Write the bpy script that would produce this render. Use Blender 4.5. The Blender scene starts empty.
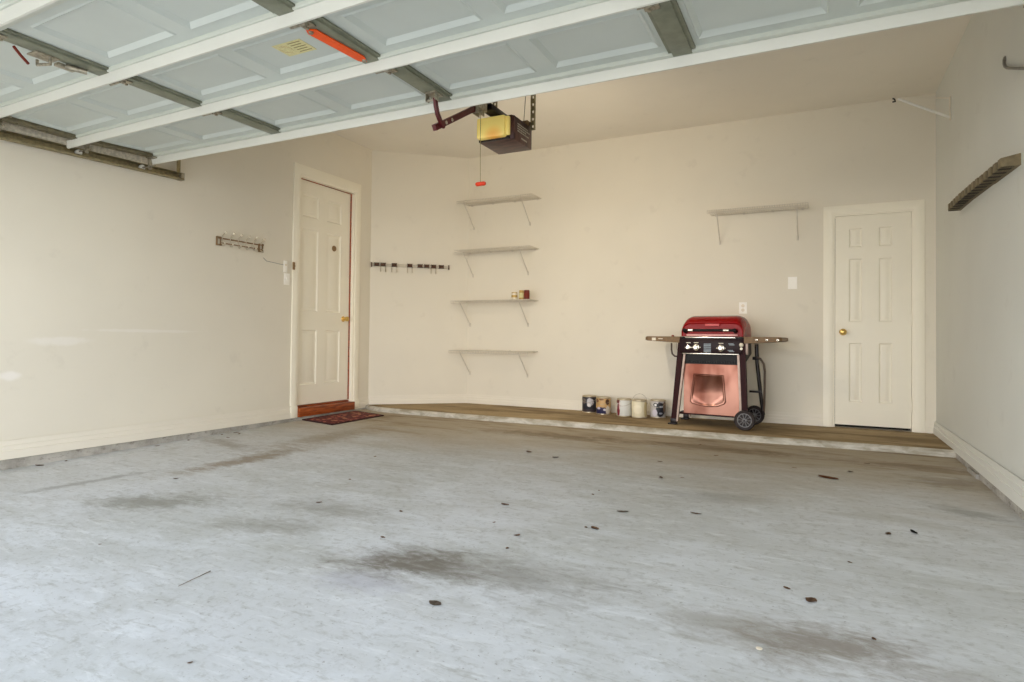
import bpy, bmesh, math, random
from mathutils import Vector, Matrix
random.seed(7)
PI = math.pi
SC = bpy.context.scene
COL = SC.collection
V = Vector

# ------------------------------------------------------------------ colours / materials
def lin(c):
    c = c / 255.0
    return c / 12.92 if c <= 0.04045 else ((c + 0.055) / 1.055) ** 2.4
def rgb(r, g, b): return (lin(r), lin(g), lin(b), 1.0)

class NT:
    """small node-tree writer"""
    def __init__(s, name):
        s.m = bpy.data.materials.new(name); s.m.use_nodes = True
        s.t = s.m.node_tree; s.n = s.t.nodes; s.b = s.n['Principled BSDF']
        s.co = s.n.new('ShaderNodeTexCoord').outputs['Object']
    def link(s, a, b): s.t.links.new(a, b)
    def inp(s, sock, v):
        if hasattr(v, 'links'): s.link(v, sock)
        else: sock.default_value = v
    def math(s, op, a, b=0.0, c=None, clamp=False):
        n = s.n.new('ShaderNodeMath'); n.operation = op; n.use_clamp = clamp
        s.inp(n.inputs[0], a); s.inp(n.inputs[1], b)
        if c is not None: s.inp(n.inputs[2], c)
        return n.outputs[0]
    def noise(s, scale, detail=4, rough=.55, vec=None, dist=0.0, col=False):
        n = s.n.new('ShaderNodeTexNoise'); n.inputs['Scale'].default_value = scale
        n.inputs['Detail'].default_value = detail; n.inputs['Roughness'].default_value = rough
        n.inputs['Distortion'].default_value = dist
        s.link(vec if vec is not None else s.co, n.inputs['Vector'])
        return n.outputs['Color' if col else 'Fac']
    def map(s, loc=(0, 0, 0), rot=(0, 0, 0), scale=(1, 1, 1), vec=None):
        n = s.n.new('ShaderNodeMapping'); n.inputs['Location'].default_value = loc
        n.inputs['Rotation'].default_value = rot; n.inputs['Scale'].default_value = scale
        s.link(vec if vec is not None else s.co, n.inputs['Vector'])
        return n.outputs[0]
    def smooth(s, x, a, b, o0=0.0, o1=1.0):
        n = s.n.new('ShaderNodeMapRange'); n.interpolation_type = 'SMOOTHSTEP'
        s.inp(n.inputs['Value'], x); n.inputs['From Min'].default_value = a; n.inputs['From Max'].default_value = b
        n.inputs['To Min'].default_value = o0; n.inputs['To Max'].default_value = o1
        return n.outputs[0]
    def mix(s, f, a, b, mode='MIX'):
        n = s.n.new('ShaderNodeMix'); n.data_type = 'RGBA'; n.blend_type = mode
        s.inp(n.inputs['Factor'], f); s.inp(n.inputs['A'], a); s.inp(n.inputs['B'], b)
        return [o for o in n.outputs if o.type == 'RGBA'][0]
    def sep(s, vec=None):
        n = s.n.new('ShaderNodeSeparateXYZ'); s.link(vec if vec is not None else s.co, n.inputs[0]); return n.outputs
    def vlen(s, vec):
        n = s.n.new('ShaderNodeVectorMath'); n.operation = 'LENGTH'; s.link(vec, n.inputs[0]); return n.outputs['Value']
    def bump(s, h, strength=.2, dist=.01):
        n = s.n.new('ShaderNodeBump'); n.inputs['Strength'].default_value = strength
        n.inputs['Distance'].default_value = dist; s.link(h, n.inputs['Height'])
        s.link(n.outputs[0], s.b.inputs['Normal'])
    def out(s, col=None, rough=None, metal=None):
        if col is not None: s.inp(s.b.inputs['Base Color'], col)
        if rough is not None: s.inp(s.b.inputs['Roughness'], rough)
        if metal is not None: s.inp(s.b.inputs['Metallic'], metal)
        return s.m

def plain(name, c, rough=.5, metal=0.0, var=.06, scale=30.0, spec=.4):
    """one colour with slight procedural wear"""
    t = NT(name)
    k = t.noise(scale, 3)
    dark = tuple(x * (1 - var * 2) for x in c[:3]) + (1,)
    lite = tuple(min(1, x * (1 + var)) for x in c[:3]) + (1,)
    t.out(t.mix(t.smooth(k, .3, .7), dark, lite), rough, metal)
    t.b.inputs['Specular IOR Level'].default_value = spec
    return t.m

def wall_paint(name, c, patches=()):
    t = NT(name)
    k = t.noise(.8, 3); k2 = t.noise(6, 4)
    a = tuple(x * .955 for x in c[:3]) + (1,)
    col = t.mix(t.smooth(k, .35, .65), a, c)
    scuff = t.math('MULTIPLY', t.smooth(k2, .62, .75), .06)
    col = t.mix(scuff, col, rgb(120, 105, 85))
    for (y, z, ry, rz, st) in patches:       # touched-up filler smears
        v = t.map(loc=(0, -y, -z)); v = t.map(scale=(0, 1 / ry, 1 / rz), vec=v)
        d = t.math('ADD', t.vlen(v), t.math('MULTIPLY', t.math('SUBTRACT', t.noise(9, 4), .5), 1.2))
        col = t.mix(t.smooth(d, 1.2, .5, 0, st), col, rgb(250, 246, 244))
    t.bump(t.noise(160, 3), .08, .003)
    return t.out(col, .72)

M = {}
M['wall'] = wall_paint('wall_paint', rgb(231, 224, 208))
M['wall_left'] = wall_paint('left_wall_paint', rgb(231, 224, 208), ((-4.555, .568, .07, .035, .45), (-4.24, .808, .22, .035, .28), (-3.60, .892, .50, .014, .25)))
M['wall_right'] = wall_paint('wall_paint_cool_light', rgb(220, 221, 214))  # same wall paint, with the cooler, dimmer light put into its colour
M['ceil'] = wall_paint('ceiling_paint', rgb(239, 233, 220))
M['trim'] = plain('trim_paint', rgb(247, 241, 224), .45, 0, .006, 4)
M['baseboard'] = plain('baseboard_paint', rgb(232, 225, 210), .5, 0, .008, 4)
M['doorpaint'] = plain('door_paint', rgb(244, 238, 221), .4, 0, .008, 3)
M['baseboard_right'] = plain('baseboard_paint_cool_light', rgb(226, 226, 219), .5, 0, .008, 4)  # baseboard paint greyed to follow the cool light painted into the right wall
M['brass'] = plain('polished_brass', rgb(236, 200, 120), .28, .9)
M['steel'] = plain('galvanised_steel', rgb(172, 164, 146), .42, .7, .16, 60)
M['track'] = plain('dull_galvanised_track', rgb(158, 146, 112), .5, .6, .14, 40)
M['trackgrey'] = plain('grey_galvanised_track', rgb(206, 198, 180), .5, .1, .12, 40)
M['endstile'] = plain('olive_steel', rgb(120, 112, 88), .55, .3, .12, 40)
M['doorskin'] = plain('garage_door_enamel', rgb(202, 208, 202), .5, 0, .015, 3)
M['rail'] = plain('garage_door_rail_enamel', rgb(206, 209, 198), .45, 0, .012, 3)
M['strut'] = plain('strut_enamel', rgb(220, 219, 209), .42, 0, .012, 3)
M['stile'] = plain('bare_steel_stile', rgb(132, 134, 116), .5, .15, .08, 14)
M['orange'] = plain('orange_plastic', rgb(255, 92, 28), .5, 0, .06, 40)
M['cream'] = plain('yellowed_paper', rgb(222, 214, 160), .7, 0, .05, 60)
M['ink'] = plain('faded_ink', rgb(150, 135, 92), .8)
M['redink'] = plain('faded_red_ink', rgb(168, 104, 70), .8)
M['redcord'] = plain('red_brown_cord', rgb(122, 42, 26), .7)
M['darkred'] = plain('dark_red_steel', rgb(84, 22, 24), .4, .1)
M['black'] = plain('black_plastic', rgb(22, 18, 18), .45, spec=.2)
M['blacksteel'] = plain('black_steel', rgb(30, 22, 22), .35, .3)
M['white'] = plain('white_plastic', rgb(251, 248, 240), .4, 0, .004)
M['wire'] = plain('white_vinyl_wire', rgb(212, 205, 192), .5, 0, .03)
M['whitebar'] = plain('white_enamel_bar', rgb(236, 234, 226), .45, 0, .02)
M['greyrod'] = plain('grey_steel_rod', rgb(128, 126, 120), .4, .5)
M['bronze'] = plain('aged_bronze', rgb(150, 122, 88), .45, .5)
M['nickel'] = plain('pale_nickel', rgb(206, 196, 176), .4, .4)
M['porcelain'] = plain('porcelain', rgb(232, 222, 202), .3, 0, .02)
M['grip'] = plain('dark_brown_rubber', rgb(78, 48, 28), .6)
M['alu'] = plain('aluminium_strip', rgb(188, 180, 164), .5, .3)
M['wood_rack'] = plain('olive_brown_wood', rgb(126, 112, 84), .65, 0, .12, 24)
M['slot_shade'] = plain('slot_shade_paint', rgb(46, 38, 28), .8)
M['red'] = plain('red_enamel', rgb(146, 3, 6), .26, 0, .02, 5, spec=.16)
M['redpanel'] = plain('dark_maroon_enamel', rgb(46, 8, 10), .5, 0, spec=.15)
M['greyedge'] = plain('brushed_grey_edge', rgb(160, 140, 128), .4, .5)
M['taupe'] = plain('taupe_enamel', rgb(122, 96, 66), .55, .1, .1, 50)
M['chrome'] = plain('chrome', rgb(225, 218, 205), .18, 1, .03)
M['badge'] = plain('pinkish_badge', rgb(244, 178, 172), .4)
M['blueprint'] = plain('blue_grey_print', rgb(150, 160, 168), .6)
M['rubber'] = plain('tyre_rubber', rgb(46, 38, 36), .75)
M['hub'] = plain('grey_hub', rgb(120, 118, 118), .45, .3)
M['hose'] = plain('grey_brown_hose', rgb(92, 76, 64), .6)
M['tin'] = plain('tinned_steel', rgb(200, 186, 160), .35, .7)
M['lens'] = None
M['dark'] = plain('closet_darkness', rgb(40, 32, 26), .9)

def wood_mat():
    t = NT('stained_wood')
    v = t.map(scale=(14, 1.5, 14))
    k = t.noise(3, 5, .6, v, .6)
    return t.out(t.mix(t.smooth(k, .3, .7), rgb(112, 46, 14), rgb(176, 88, 34)), .45)
M['wood'] = wood_mat()

def copper_panel():
    t = NT('copper_toned_brushed_steel')
    v = t.map(scale=(2.2, 2.2, 1.2))
    k = t.noise(1.6, 3, .5, v)
    col = t.mix(t.smooth(k, .35, .65), rgb(104, 56, 42), rgb(166, 120, 104))
    return t.out(col, .30, .8)
M['copper'] = copper_panel()

def lens_mat():
    t = NT('yellowed_lens')
    d = t.vlen(t.map(loc=(.0, 0, -.02), scale=(1, .2, 1)))
    col = t.mix(t.smooth(d, .02, .10), rgb(232, 160, 60), rgb(240, 214, 122))
    t.out(col, .4)
    t.link(col, t.b.inputs['Emission Color']); t.b.inputs['Emission Strength'].default_value = .16
    return t.m
M['lens'] = lens_mat()

def concrete_floor():
    t = NT('stained_concrete')
    co = t.co
    big = t.noise(.7, 5, .6, None, .6)
    mid = t.noise(2.6, 6, .62, t.map(rot=(0, 0, .25), scale=(.8, 2.0, 1)), .8)
    fine = t.noise(26, 5, .7)
    base = t.mix(t.smooth(big, .3, .72), rgb(190, 192, 190), rgb(205, 207, 209))
    base = t.mix(t.smooth(mid, .46, .66, 0, .55), base, rgb(216, 219, 222))
    base = t.mix(t.smooth(mid, .46, .30, 0, .34), base, rgb(160, 160, 150))
    base = t.mix(t.smooth(fine, .50, .70, 0, .34), base, rgb(136, 134, 124))
    sw = t.noise(7, 6, .72, t.map(rot=(0, 0, -.5), scale=(1, 4.0, 1)), .5)
    base = t.mix(t.smooth(sw, .52, .68, 0, .36), base, rgb(232, 234, 236))
    sw2 = t.noise(9, 6, .75, t.map(rot=(0, 0, .9), scale=(1, 4.0, 1)), .4)
    base = t.mix(t.smooth(sw2, .52, .68, 0, .40), base, rgb(150, 148, 138))
    spk = t.noise(70, 2, .5)
    base = t.mix(t.smooth(spk, .68, .76, 0, .5), base, rgb(104, 96, 82))
    # settled dirt and warm light, painted brown in the back half
    X, Y, Z = t.sep()
    wob = t.noise(1.3, 5, .62, t.map(scale=(.6, 1.5, 1)), .7)
    yy = t.math('ADD', Y, t.math('MULTIPLY', t.math('SUBTRACT', wob, .5), 2.2))
    dirt_warm_light = t.smooth(yy, -3.3, -1.2)
    base = t.mix(t.math('MULTIPLY', dirt_warm_light, .80), base, rgb(158, 140, 108))
    dk = t.math('MULTIPLY', t.smooth(yy, -2.2, -1.1), t.smooth(t.noise(2.6, 5, .62, t.map(scale=(.6, 2.8, 1)), .5), .47, .66))
    base = t.mix(t.math('MULTIPLY', dk, .70), base, rgb(112, 88, 50))
    # drips and stains, each with its own place: x, y, rx, ry, rotation, strength
    for i, (x, y, rx, ry, r, s, c) in enumerate([
            (-1.50, -4.68, .34, .17, .25, .85, (98, 88, 72)), (-1.15, -4.62, .50, .20, .1, .55, (118, 112, 100)),
            (-2.35, -4.25, .42, .15, .1, .45, (120, 114, 98)), (-3.30, -4.60, .40, .20, .4, .6, (112, 108, 92)), (-2.40, -4.60, .34, .13, .3, .45, (120, 114, 98)), (-4.10, -4.50, .45, .05, 1.4, .45, (112, 110, 104)),
            (-3.77, -3.55, .65, .14, 1.5, .7, (126, 104, 70)), (-3.9, -2.5, .9, .22, 1.5, .5, (136, 114, 80)),
            (.02, -4.66, .30, .16, .25, .75, (124, 112, 96)), (-.26, -4.66, .26, .13, .1, .45, (136, 128, 114)),
            (.35, -4.72, .22, .10, .1, .4, (130, 120, 106)),
            (.72, -2.75, .20, .10, -.6, .45, (112, 108, 100)), (-.55, -3.05, .35, .12, .2, .35, (128, 126, 122)),
            (-2.1, -1.55, .9, .16, .0, .7, (104, 82, 48)), (-.75, -1.5, .7, .14, .0, .65, (104, 82, 48)),
            (.55, -1.55, .5, .12, .0, .6, (110, 86, 54)), (.75, -2.0, .3, .2, .0, .5, (116, 100, 78)),
            (-4.5, -3.2, .5, .12, -.2, .5, (120, 104, 78)), (-1.55, -4.92, .22, .10, .1, .3, (150, 148, 166))]):
        v = t.map(loc=(-x, -y, 0))
        v = t.map(rot=(0, 0, -r), vec=v)
        v = t.map(scale=(1 / rx, 1 / ry, 0), vec=v)
        d = t.math('ADD', t.vlen(v), t.math('MULTIPLY', t.math('SUBTRACT', t.noise(6.5, 6, .75, t.map(loc=(i * 3.1, 0, 0), rot=(0, 0, .6), scale=(1, 2.2, 1)), .5), .5), 3.0))
        base = t.mix(t.smooth(d, 1.3, .1, 0, s), base, rgb(*c))
    t.bump(t.noise(40, 6, .7), .25, .004)
    return t.out(base, t.smooth(mid, .3, .7, .62, .85))
M['floor'] = concrete_floor()

def ledge_top():
    t = NT('dirty_concrete')
    k = t.noise(1.6, 5, .6, t.map(scale=(.6, 2.0, 1)), .5)
    col = t.mix(t.smooth(k, .35, .66), rgb(120, 98, 64), rgb(168, 146, 108))
    col = t.mix(t.smooth(t.noise(20, 4), .55, .7, 0, .3), col, rgb(92, 74, 46))
    t.bump(t.noise(40, 5), .2, .004)
    return t.out(col, .85)
def ledge_edge():
    t = NT('worn_pale_concrete')
    k = t.noise(5, 5, .65, t.map(scale=(1, 1, 3)), .4)
    col = t.mix(t.smooth(k, .34, .66), rgb(158, 150, 132), rgb(206, 201, 190))
    t.bump(t.noise(30, 5), .3, .004)
    return t.out(col, .85)
M['ledgetop'] = ledge_top(); M['ledgeedge'] = ledge_edge()
def footing_mat():
    t = NT('rough_footing_concrete')
    k = t.noise(4, 6, .7)
    col = t.mix(t.smooth(k, .34, .66), rgb(150, 146, 138), rgb(188, 184, 176))
    col = t.mix(t.smooth(t.noise(14, 5, .7, t.map(scale=(1, 1, 2.5))), .54, .68, 0, .6), col, rgb(96, 86, 72))
    t.bump(k, .5, .01)
    return t.out(col, .9)
M['footing'] = footing_mat()
def driveway():
    t = NT('driveway_concrete')
    k = t.noise(1, 5)
    return t.out(t.mix(t.smooth(k, .35, .65), rgb(196, 194, 190), rgb(214, 212, 208)), .9)
M['drive'] = driveway()
def rug():
    t = NT('woven_red_pattern')
    vo = t.n.new('ShaderNodeTexVoronoi'); vo.inputs['Scale'].default_value = 17; t.link(t.co, vo.inputs['Vector'])
    k = t.noise(38, 3)
    col = t.mix(t.smooth(vo.outputs['Distance'], .18, .5), rgb(176, 92, 74), rgb(92, 24, 20))
    col = t.mix(t.smooth(k, .52, .62, 0, .8), col, rgb(62, 18, 20))
    w = t.noise(12, 2, .5, t.map(loc=(4, 2, 0)))
    col = t.mix(t.smooth(w, .60, .66, 0, .85), col, rgb(186, 128, 88))
    t.bump(k, .5, .004)
    return t.out(col, .95)
M['rug'] = rug(); M['rugedge'] = plain('rug_binding', rgb(54, 22, 22), .9)
def leafmat(name, a, b):
    t = NT(name); return t.out(t.mix(t.smooth(t.noise(60, 3), .35, .65), a, b), .8)
M['leaf'] = leafmat('dry_leaf', rgb(112, 62, 28), rgb(150, 92, 50))
M['leafdark'] = leafmat('dark_leaf', rgb(100, 74, 54), rgb(138, 106, 80))
M['leafgrey'] = leafmat('grey_leaf', rgb(96, 84, 72), rgb(130, 116, 100))
M['soot'] = plain('black_scrap', rgb(22, 20, 22), .7)
def label_mat(name, bg, blobs):
    """printed paint-can label: noise-blob print in a few inks (object space)"""
    t = NT(name); col = bg
    for (x, z, rx, rz, c, ragged) in blobs:
        v = t.map(loc=(-x, 0, -z)); v = t.map(scale=(1 / rx, 0, 1 / rz), vec=v)
        d = t.math('ADD', t.vlen(v), t.math('MULTIPLY', t.math('SUBTRACT', t.noise(40, 3), .5), ragged))
        col = t.mix(t.smooth(d, 1.1, .8), col, c)
    return t.out(col, .45)

# ------------------------------------------------------------------ mesh builder
ORIG = {}
class MB:
    def __init__(s): s.bm = bmesh.new(); s.mi = 0
    def _tag(s, faces):
        for f in faces: f.material_index = s.mi
    def box(s, a, b, bevel=0.0, rot=None):
        """axis box between corners a, b (rot: Matrix about its centre)"""
        a = V(a); b = V(b); c = (a + b) / 2; d = b - a
        r = bmesh.ops.create_cube(s.bm, size=1.0)
        vs = r['verts']
        for v in vs:
            p = V((v.co.x * d.x, v.co.y * d.y, v.co.z * d.z))
            if rot: p = rot @ p
            v.co = p + c
        fs = {f for v in vs for f in v.link_faces}; s._tag(fs)
        if bevel > 0:
            es = {e for v in vs for e in v.link_edges}
            r = bmesh.ops.bevel(s.bm, geom=list(es), offset=bevel, segments=2, affect='EDGES', profile=.5)
            s._tag(r['faces'])
        return s
    def cyl(s, p, q, r, r2=None, seg=16, cap=True):
        p = V(p); q = V(q); d = q - p
        r2 = r if r2 is None else r2
        z = d.normalized(); x = z.orthogonal().normalized(); y = z.cross(x)
        A = [s.bm.verts.new(p + (x * math.cos(2*PI*i/seg) + y * math.sin(2*PI*i/seg)) * r) for i in range(seg)]
        B = [s.bm.verts.new(q + (x * math.cos(2*PI*i/seg) + y * math.sin(2*PI*i/seg)) * r2) for i in range(seg)]
        fs = [s.bm.faces.new((A[i], A[(i+1) % seg], B[(i+1) % seg], B[i])) for i in range(seg)]
        if cap: fs += [s.bm.faces.new(A[::-1]), s.bm.faces.new(B)]
        s._tag(fs); return s
    def tube(s, pts, r, seg=8):
        pts = [V(p) for p in pts]
        rings = []; x = None
        for i, p in enumerate(pts):
            t = (pts[min(i+1, len(pts)-1)] - pts[max(i-1, 0)]).normalized()
            if x is None: x = t.orthogonal().normalized()
            else:
                x = x - t * x.dot(t)
                x = x.normalized() if x.length > 1e-6 else t.orthogonal().normalized()
            y = t.cross(x)
            rr = r[i] if isinstance(r, (list, tuple)) else r
            rings.append([s.bm.verts.new(p + (x * math.cos(2*PI*k/seg) + y * math.sin(2*PI*k/seg)) * rr) for k in range(seg)])
        fs = []
        for A, B in zip(rings, rings[1:]):
            fs += [s.bm.faces.new((A[k], A[(k+1) % seg], B[(k+1) % seg], B[k])) for k in range(seg)]
        fs += [s.bm.faces.new(rings[0][::-1]), s.bm.faces.new(rings[-1])]
        s._tag(fs); return s
    def lathe(s, c, axis, prof, seg=32):
        """prof: (radius, height along axis)"""
        c = V(c); z = V(axis).normalized(); x = z.orthogonal().normalized(); y = z.cross(x)
        rings = []
        for (r, h) in prof:
            if r < 1e-6: rings.append([s.bm.verts.new(c + z * h)])
            else: rings.append([s.bm.verts.new(c + z * h + (x * math.cos(2*PI*k/seg) + y * math.sin(2*PI*k/seg)) * r) for k in range(seg)])
        fs = []
        for A, B in zip(rings, rings[1:]):
            for k in range(seg):
                k2 = (k + 1) % seg
                if len(A) == 1 and len(B) == 1: continue
                if len(A) == 1: fs.append(s.bm.faces.new((A[0], B[k2], B[k])))
                elif len(B) == 1: fs.append(s.bm.faces.new((A[k], A[k2], B[0])))
                else: fs.append(s.bm.faces.new((A[k], A[k2], B[k2], B[k])))
        s._tag(fs); return s
    def prism(s, poly, d):
        """closed polygon (3D, planar) extruded by vector d"""
        d = V(d)
        A = [s.bm.verts.new(V(p)) for p in poly]; B = [s.bm.verts.new(V(p) + d) for p in poly]
        n = len(A)
        fs = [s.bm.faces.new(A[::-1]), s.bm.faces.new(B)]
        fs += [s.bm.faces.new((A[i], A[(i+1) % n], B[(i+1) % n], B[i])) for i in range(n)]
        s._tag(fs); return s
    def quad(s, *p):
        f = s.bm.faces.new([s.bm.verts.new(V(q)) for q in p]); s._tag([f]); return s
    def loft(s, rings, caps=True):
        R = [[s.bm.verts.new(V(p)) for p in ring] for ring in rings]; n = len(R[0]); fs = []
        for A, B in zip(R, R[1:]):
            fs += [s.bm.faces.new((A[k], A[(k+1) % n], B[(k+1) % n], B[k])) for k in range(n)]
        if caps: fs += [s.bm.faces.new(R[0][::-1]), s.bm.faces.new(R[-1])]
        s._tag(fs); return s
    def panels(s, us, vs, holes, rings, fn):
        """sheet on the grid us x vs through fn(u, v, w); cells listed in holes get nested rings (inset, w)"""
        for i in range(len(us) - 1):
            for j in range(len(vs) - 1):
                u0, u1, v0, v1 = us[i], us[i+1], vs[j], vs[j+1]
                if (i, j) not in holes:
                    s.quad(fn(u0, v0, 0), fn(u1, v0, 0), fn(u1, v1, 0), fn(u0, v1, 0)); continue
                prev = (0, 0)
                for (ins, w) in rings:
                    a, pw = prev
                    o = [(u0+a, v0+a), (u1-a, v0+a), (u1-a, v1-a), (u0+a, v1-a)]
                    n = [(u0+ins, v0+ins), (u1-ins, v0+ins), (u1-ins, v1-ins), (u0+ins, v1-ins)]
                    for k in range(4):
                        k2 = (k + 1) % 4
                        s.quad(fn(*o[k], pw), fn(*o[k2], pw), fn(*n[k2], w), fn(*n[k], w))
                    prev = (ins, w)
                a, pw = prev
                s.quad(fn(u0+a, v0+a, pw), fn(u1-a, v0+a, pw), fn(u1-a, v1-a, pw), fn(u0+a, v1-a, pw))
        return s
    def build(s, name, mat, parent=None, warp=None, weld=True, origin=None):
        bm = s.bm
        if weld: bmesh.ops.remove_doubles(bm, verts=bm.verts, dist=1e-5)
        if warp:
            for v in bm.verts: v.co = warp(v.co)
        bmesh.ops.recalc_face_normals(bm, faces=bm.faces)
        if parent is not None: o3 = ORIG[parent]
        elif origin is not None: o3 = V(origin)
        else:
            xs = [v.co for v in bm.verts]
            o3 = V(((min(c.x for c in xs) + max(c.x for c in xs)) / 2, (min(c.y for c in xs) + max(c.y for c in xs)) / 2, min(c.z for c in xs)))
        for v in bm.verts: v.co -= o3
        me = bpy.data.meshes.new(name); bm.to_mesh(me); bm.free()
        for f in me.polygons: f.use_smooth = True
        me.set_sharp_from_angle(angle=math.radians(35))
        for m in (mat if isinstance(mat, (list, tuple)) else [mat]): me.materials.append(M[m] if isinstance(m, str) else m)
        o = bpy.data.objects.new(name, me); COL.objects.link(o)
        if parent is not None: o.parent = parent
        else: o.location = o3
        ORIG[o] = o3
        return o

def tag(o, label=None, cat=None, group=None, kind=None):
    if label: o['label'] = label
    if cat: o['category'] = cat
    if group: o['group'] = group
    if kind: o['kind'] = kind
    return o
def thing(name, label, cat, loc, group=None, kind=None, rz=0.0):
    """Empty at a thing's base; parts are authored in world axes unless the thing is turned (rz)"""
    o = bpy.data.objects.new(name, None); COL.objects.link(o); o.empty_display_size = .1
    o.location = loc; o.rotation_euler = (0, 0, rz)
    ORIG[o] = V(loc) if rz == 0 else V((0, 0, 0))
    return tag(o, label, cat, group, kind)
def copy_tree(o, parent=None):
    c = o.copy(); COL.objects.link(c)
    if parent is not None: c.parent = parent
    for ch in list(o.children): copy_tree(ch, c)
    return c

# ------------------------------------------------------------------ room dimensions (metres)
XL, XR = -4.943, 0.969
YC, XB = -0.807, -4.026          # diagonal wall runs (XL, YC) to (XB, 0)
ZC = 3.179
YF = -6.10                        # plane of the garage door opening
FS = 0.015                        # the floor falls towards the opening
def fz(y): return FS * y
HP = 0.037                        # ledge along the back wall
TH = .12
D1 = (-1.955, -1.115, .122, 2.566)  # house door slab: y, y, z, z
D2 = (.145, .780, .065, 2.095)      # closet door slab: x, x, z, z

def structure(mb, name, mat, label, cat, parent=None, **k):
    o = mb.build(name, mat, parent, **k); return tag(o, label, cat, kind='structure') if parent is None else o

# floor: sloping slab
mb = MB(); mb.prism([(XL, 0, fz(0)), (XL, -6.25, fz(-6.25)), (XL, -6.25, -.4), (XL, 0, -.4)], (XR - XL, 0, 0))
structure(mb, 'floor', 'floor', 'stained grey concrete garage floor', 'floor', origin=(0, 0, 0))
mb = MB(); mb.prism([(-40, -6.25, fz(-6.25) - .01), (-40, -60, -1.2), (-40, -60, -1.6), (-40, -6.25, -.6)], (80, 0, 0))
structure(mb, 'driveway', 'drive', 'pale concrete driveway outside the open garage door', 'driveway')

# walls
g = .03
mb = MB()
mb.box((XL - TH, YF, -.3), (XL, D1[0] - g, ZC)); mb.box((XL - TH, D1[1] + g, -.3), (XL, YC, ZC))
mb.box((XL - TH, D1[0] - g, D1[3] + g), (XL, D1[1] + g, ZC)); mb.box((XL - TH, D1[0] - g, -.3), (XL, D1[1] + g, .004))
structure(mb, 'wall_left', 'wall_left', 'beige left garage wall holding the house door', 'wall', origin=(0, 0, 0))
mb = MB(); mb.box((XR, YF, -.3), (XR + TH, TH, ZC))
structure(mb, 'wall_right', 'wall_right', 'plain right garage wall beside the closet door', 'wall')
mb = MB()
mb.box((XB - .1, 0, -.3), (D2[0] - g, TH, ZC)); mb.box((D2[1] + g, 0, -.3), (XR, TH, ZC))
mb.box((D2[0] - g, 0, D2[3] + g), (D2[1] + g, TH, ZC)); mb.box((D2[0] - g, 0, -.3), (D2[1] + g, TH, .036))
structure(mb, 'wall_back', 'wall', 'wide beige back wall behind the grill and shelves', 'wall')
dv = (V((XB, 0, 0)) - V((XL, YC, 0))); DLEN = dv.length; dv.normalize(); dn = V((dv.y, -dv.x, 0))   # dn faces the room
mb = MB(); o = dn * -TH
mb.prism([(XL, YC, -.3), (XB, 0, -.3), (XB + o.x, o.y, -.3), (XL + o.x, YC + o.y, -.3)], (0, 0, ZC + .3))
structure(mb, 'wall_diagonal', 'wall', 'short slanted wall between the house door and back shelves', 'wall')
# front wall around the opening
mb = MB(); OX0, OX1, OZ = -4.72, .75, 2.16
mb.box((XL, YF - TH, -.4), (OX0, YF, ZC)); mb.box((OX1, YF - TH, -.4), (XR, YF, ZC)); mb.box((OX0, YF - TH, OZ), (OX1, YF, ZC))
structure(mb, 'wall_front', 'wall', 'front wall framing the open garage doorway', 'wall')
mb = MB(); mb.box((XL - TH, YF - TH, ZC), (XR + TH, TH + .2, ZC + .2))
structure(mb, 'ceiling', 'ceil', 'flat beige garage ceiling', 'ceiling')

# ledge along the back and diagonal walls
def ledge():
    fx = [(XL, -.865), (-4.86, -.925), (-4.70, -.985), (-4.45, -1.02)]
    n = 46
    for i in range(1, n + 1):
        x = -4.45 + (XR + 4.45) * i / n
        fx.append((x, -1.03 + .012 * math.sin(x * 2.3) + random.uniform(-.006, .006)))
    mb = MB(); bm = mb.bm
    back = []
    for (x, y) in fx:
        if x <= XB: back.append((x, YC + (x - XL) * (-YC) / (XB - XL)))
        else: back.append((x, 0))
    rows = []
    for k, ((x, y), (bx, by)) in enumerate(zip(fx, back)):
        w = random.uniform(-.004, .004)
        y2 = min(y + .045 + w, by - .001)
        pr = [(bx, by, HP), (bx, y2, HP - .001), (bx, y + .022, HP - .007), (bx, y + .008, HP - .018), (bx, y, -.05), (bx, by, -.05)]
        rows.append([bm.verts.new(p) for p in pr])
    for A, B in zip(rows, rows[1:]):
        for q in range(5):
            f = bm.faces.new((A[q], A[q+1], B[q+1], B[q])); f.material_index = 0 if q == 0 else 1
    o = mb.build('concrete_ledge', ['ledgetop', 'ledgeedge'], weld=False, origin=(0, 0, 0))
    return tag(o, 'low raised concrete ledge along the back wall', 'ledge', kind='structure')
ledge()

# footings under the side walls
mb = MB(); mb.box((XL - .01, YF, -.25), (XL + .004, D1[0] - .05, .004)); mb.box((XL - .01, D1[0] - .05, -.25), (XL + .02, D1[1] + .05, .006)); mb.box((XL - .01, D1[1] + .05, -.25), (XL + .004, YC, .004))
structure(mb, 'trim_1', 'footing', 'concrete footing strip under the left wall', 'footing')
mb = MB(); mb.prism([(XR - .022, -.96, -.2), (XR - .022, -.96, .036 - .011 * .96), (XR - .022, YF, .036 + .011 * YF), (XR - .022, YF, -.2)], (.028, 0, 0))
mb.box((XR - .040, -1.80, -.1), (XR - .02, -1.52, .004), .006)
structure(mb, 'trim_2', 'footing', 'cracked concrete footing strip under the right wall', 'footing')

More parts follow.
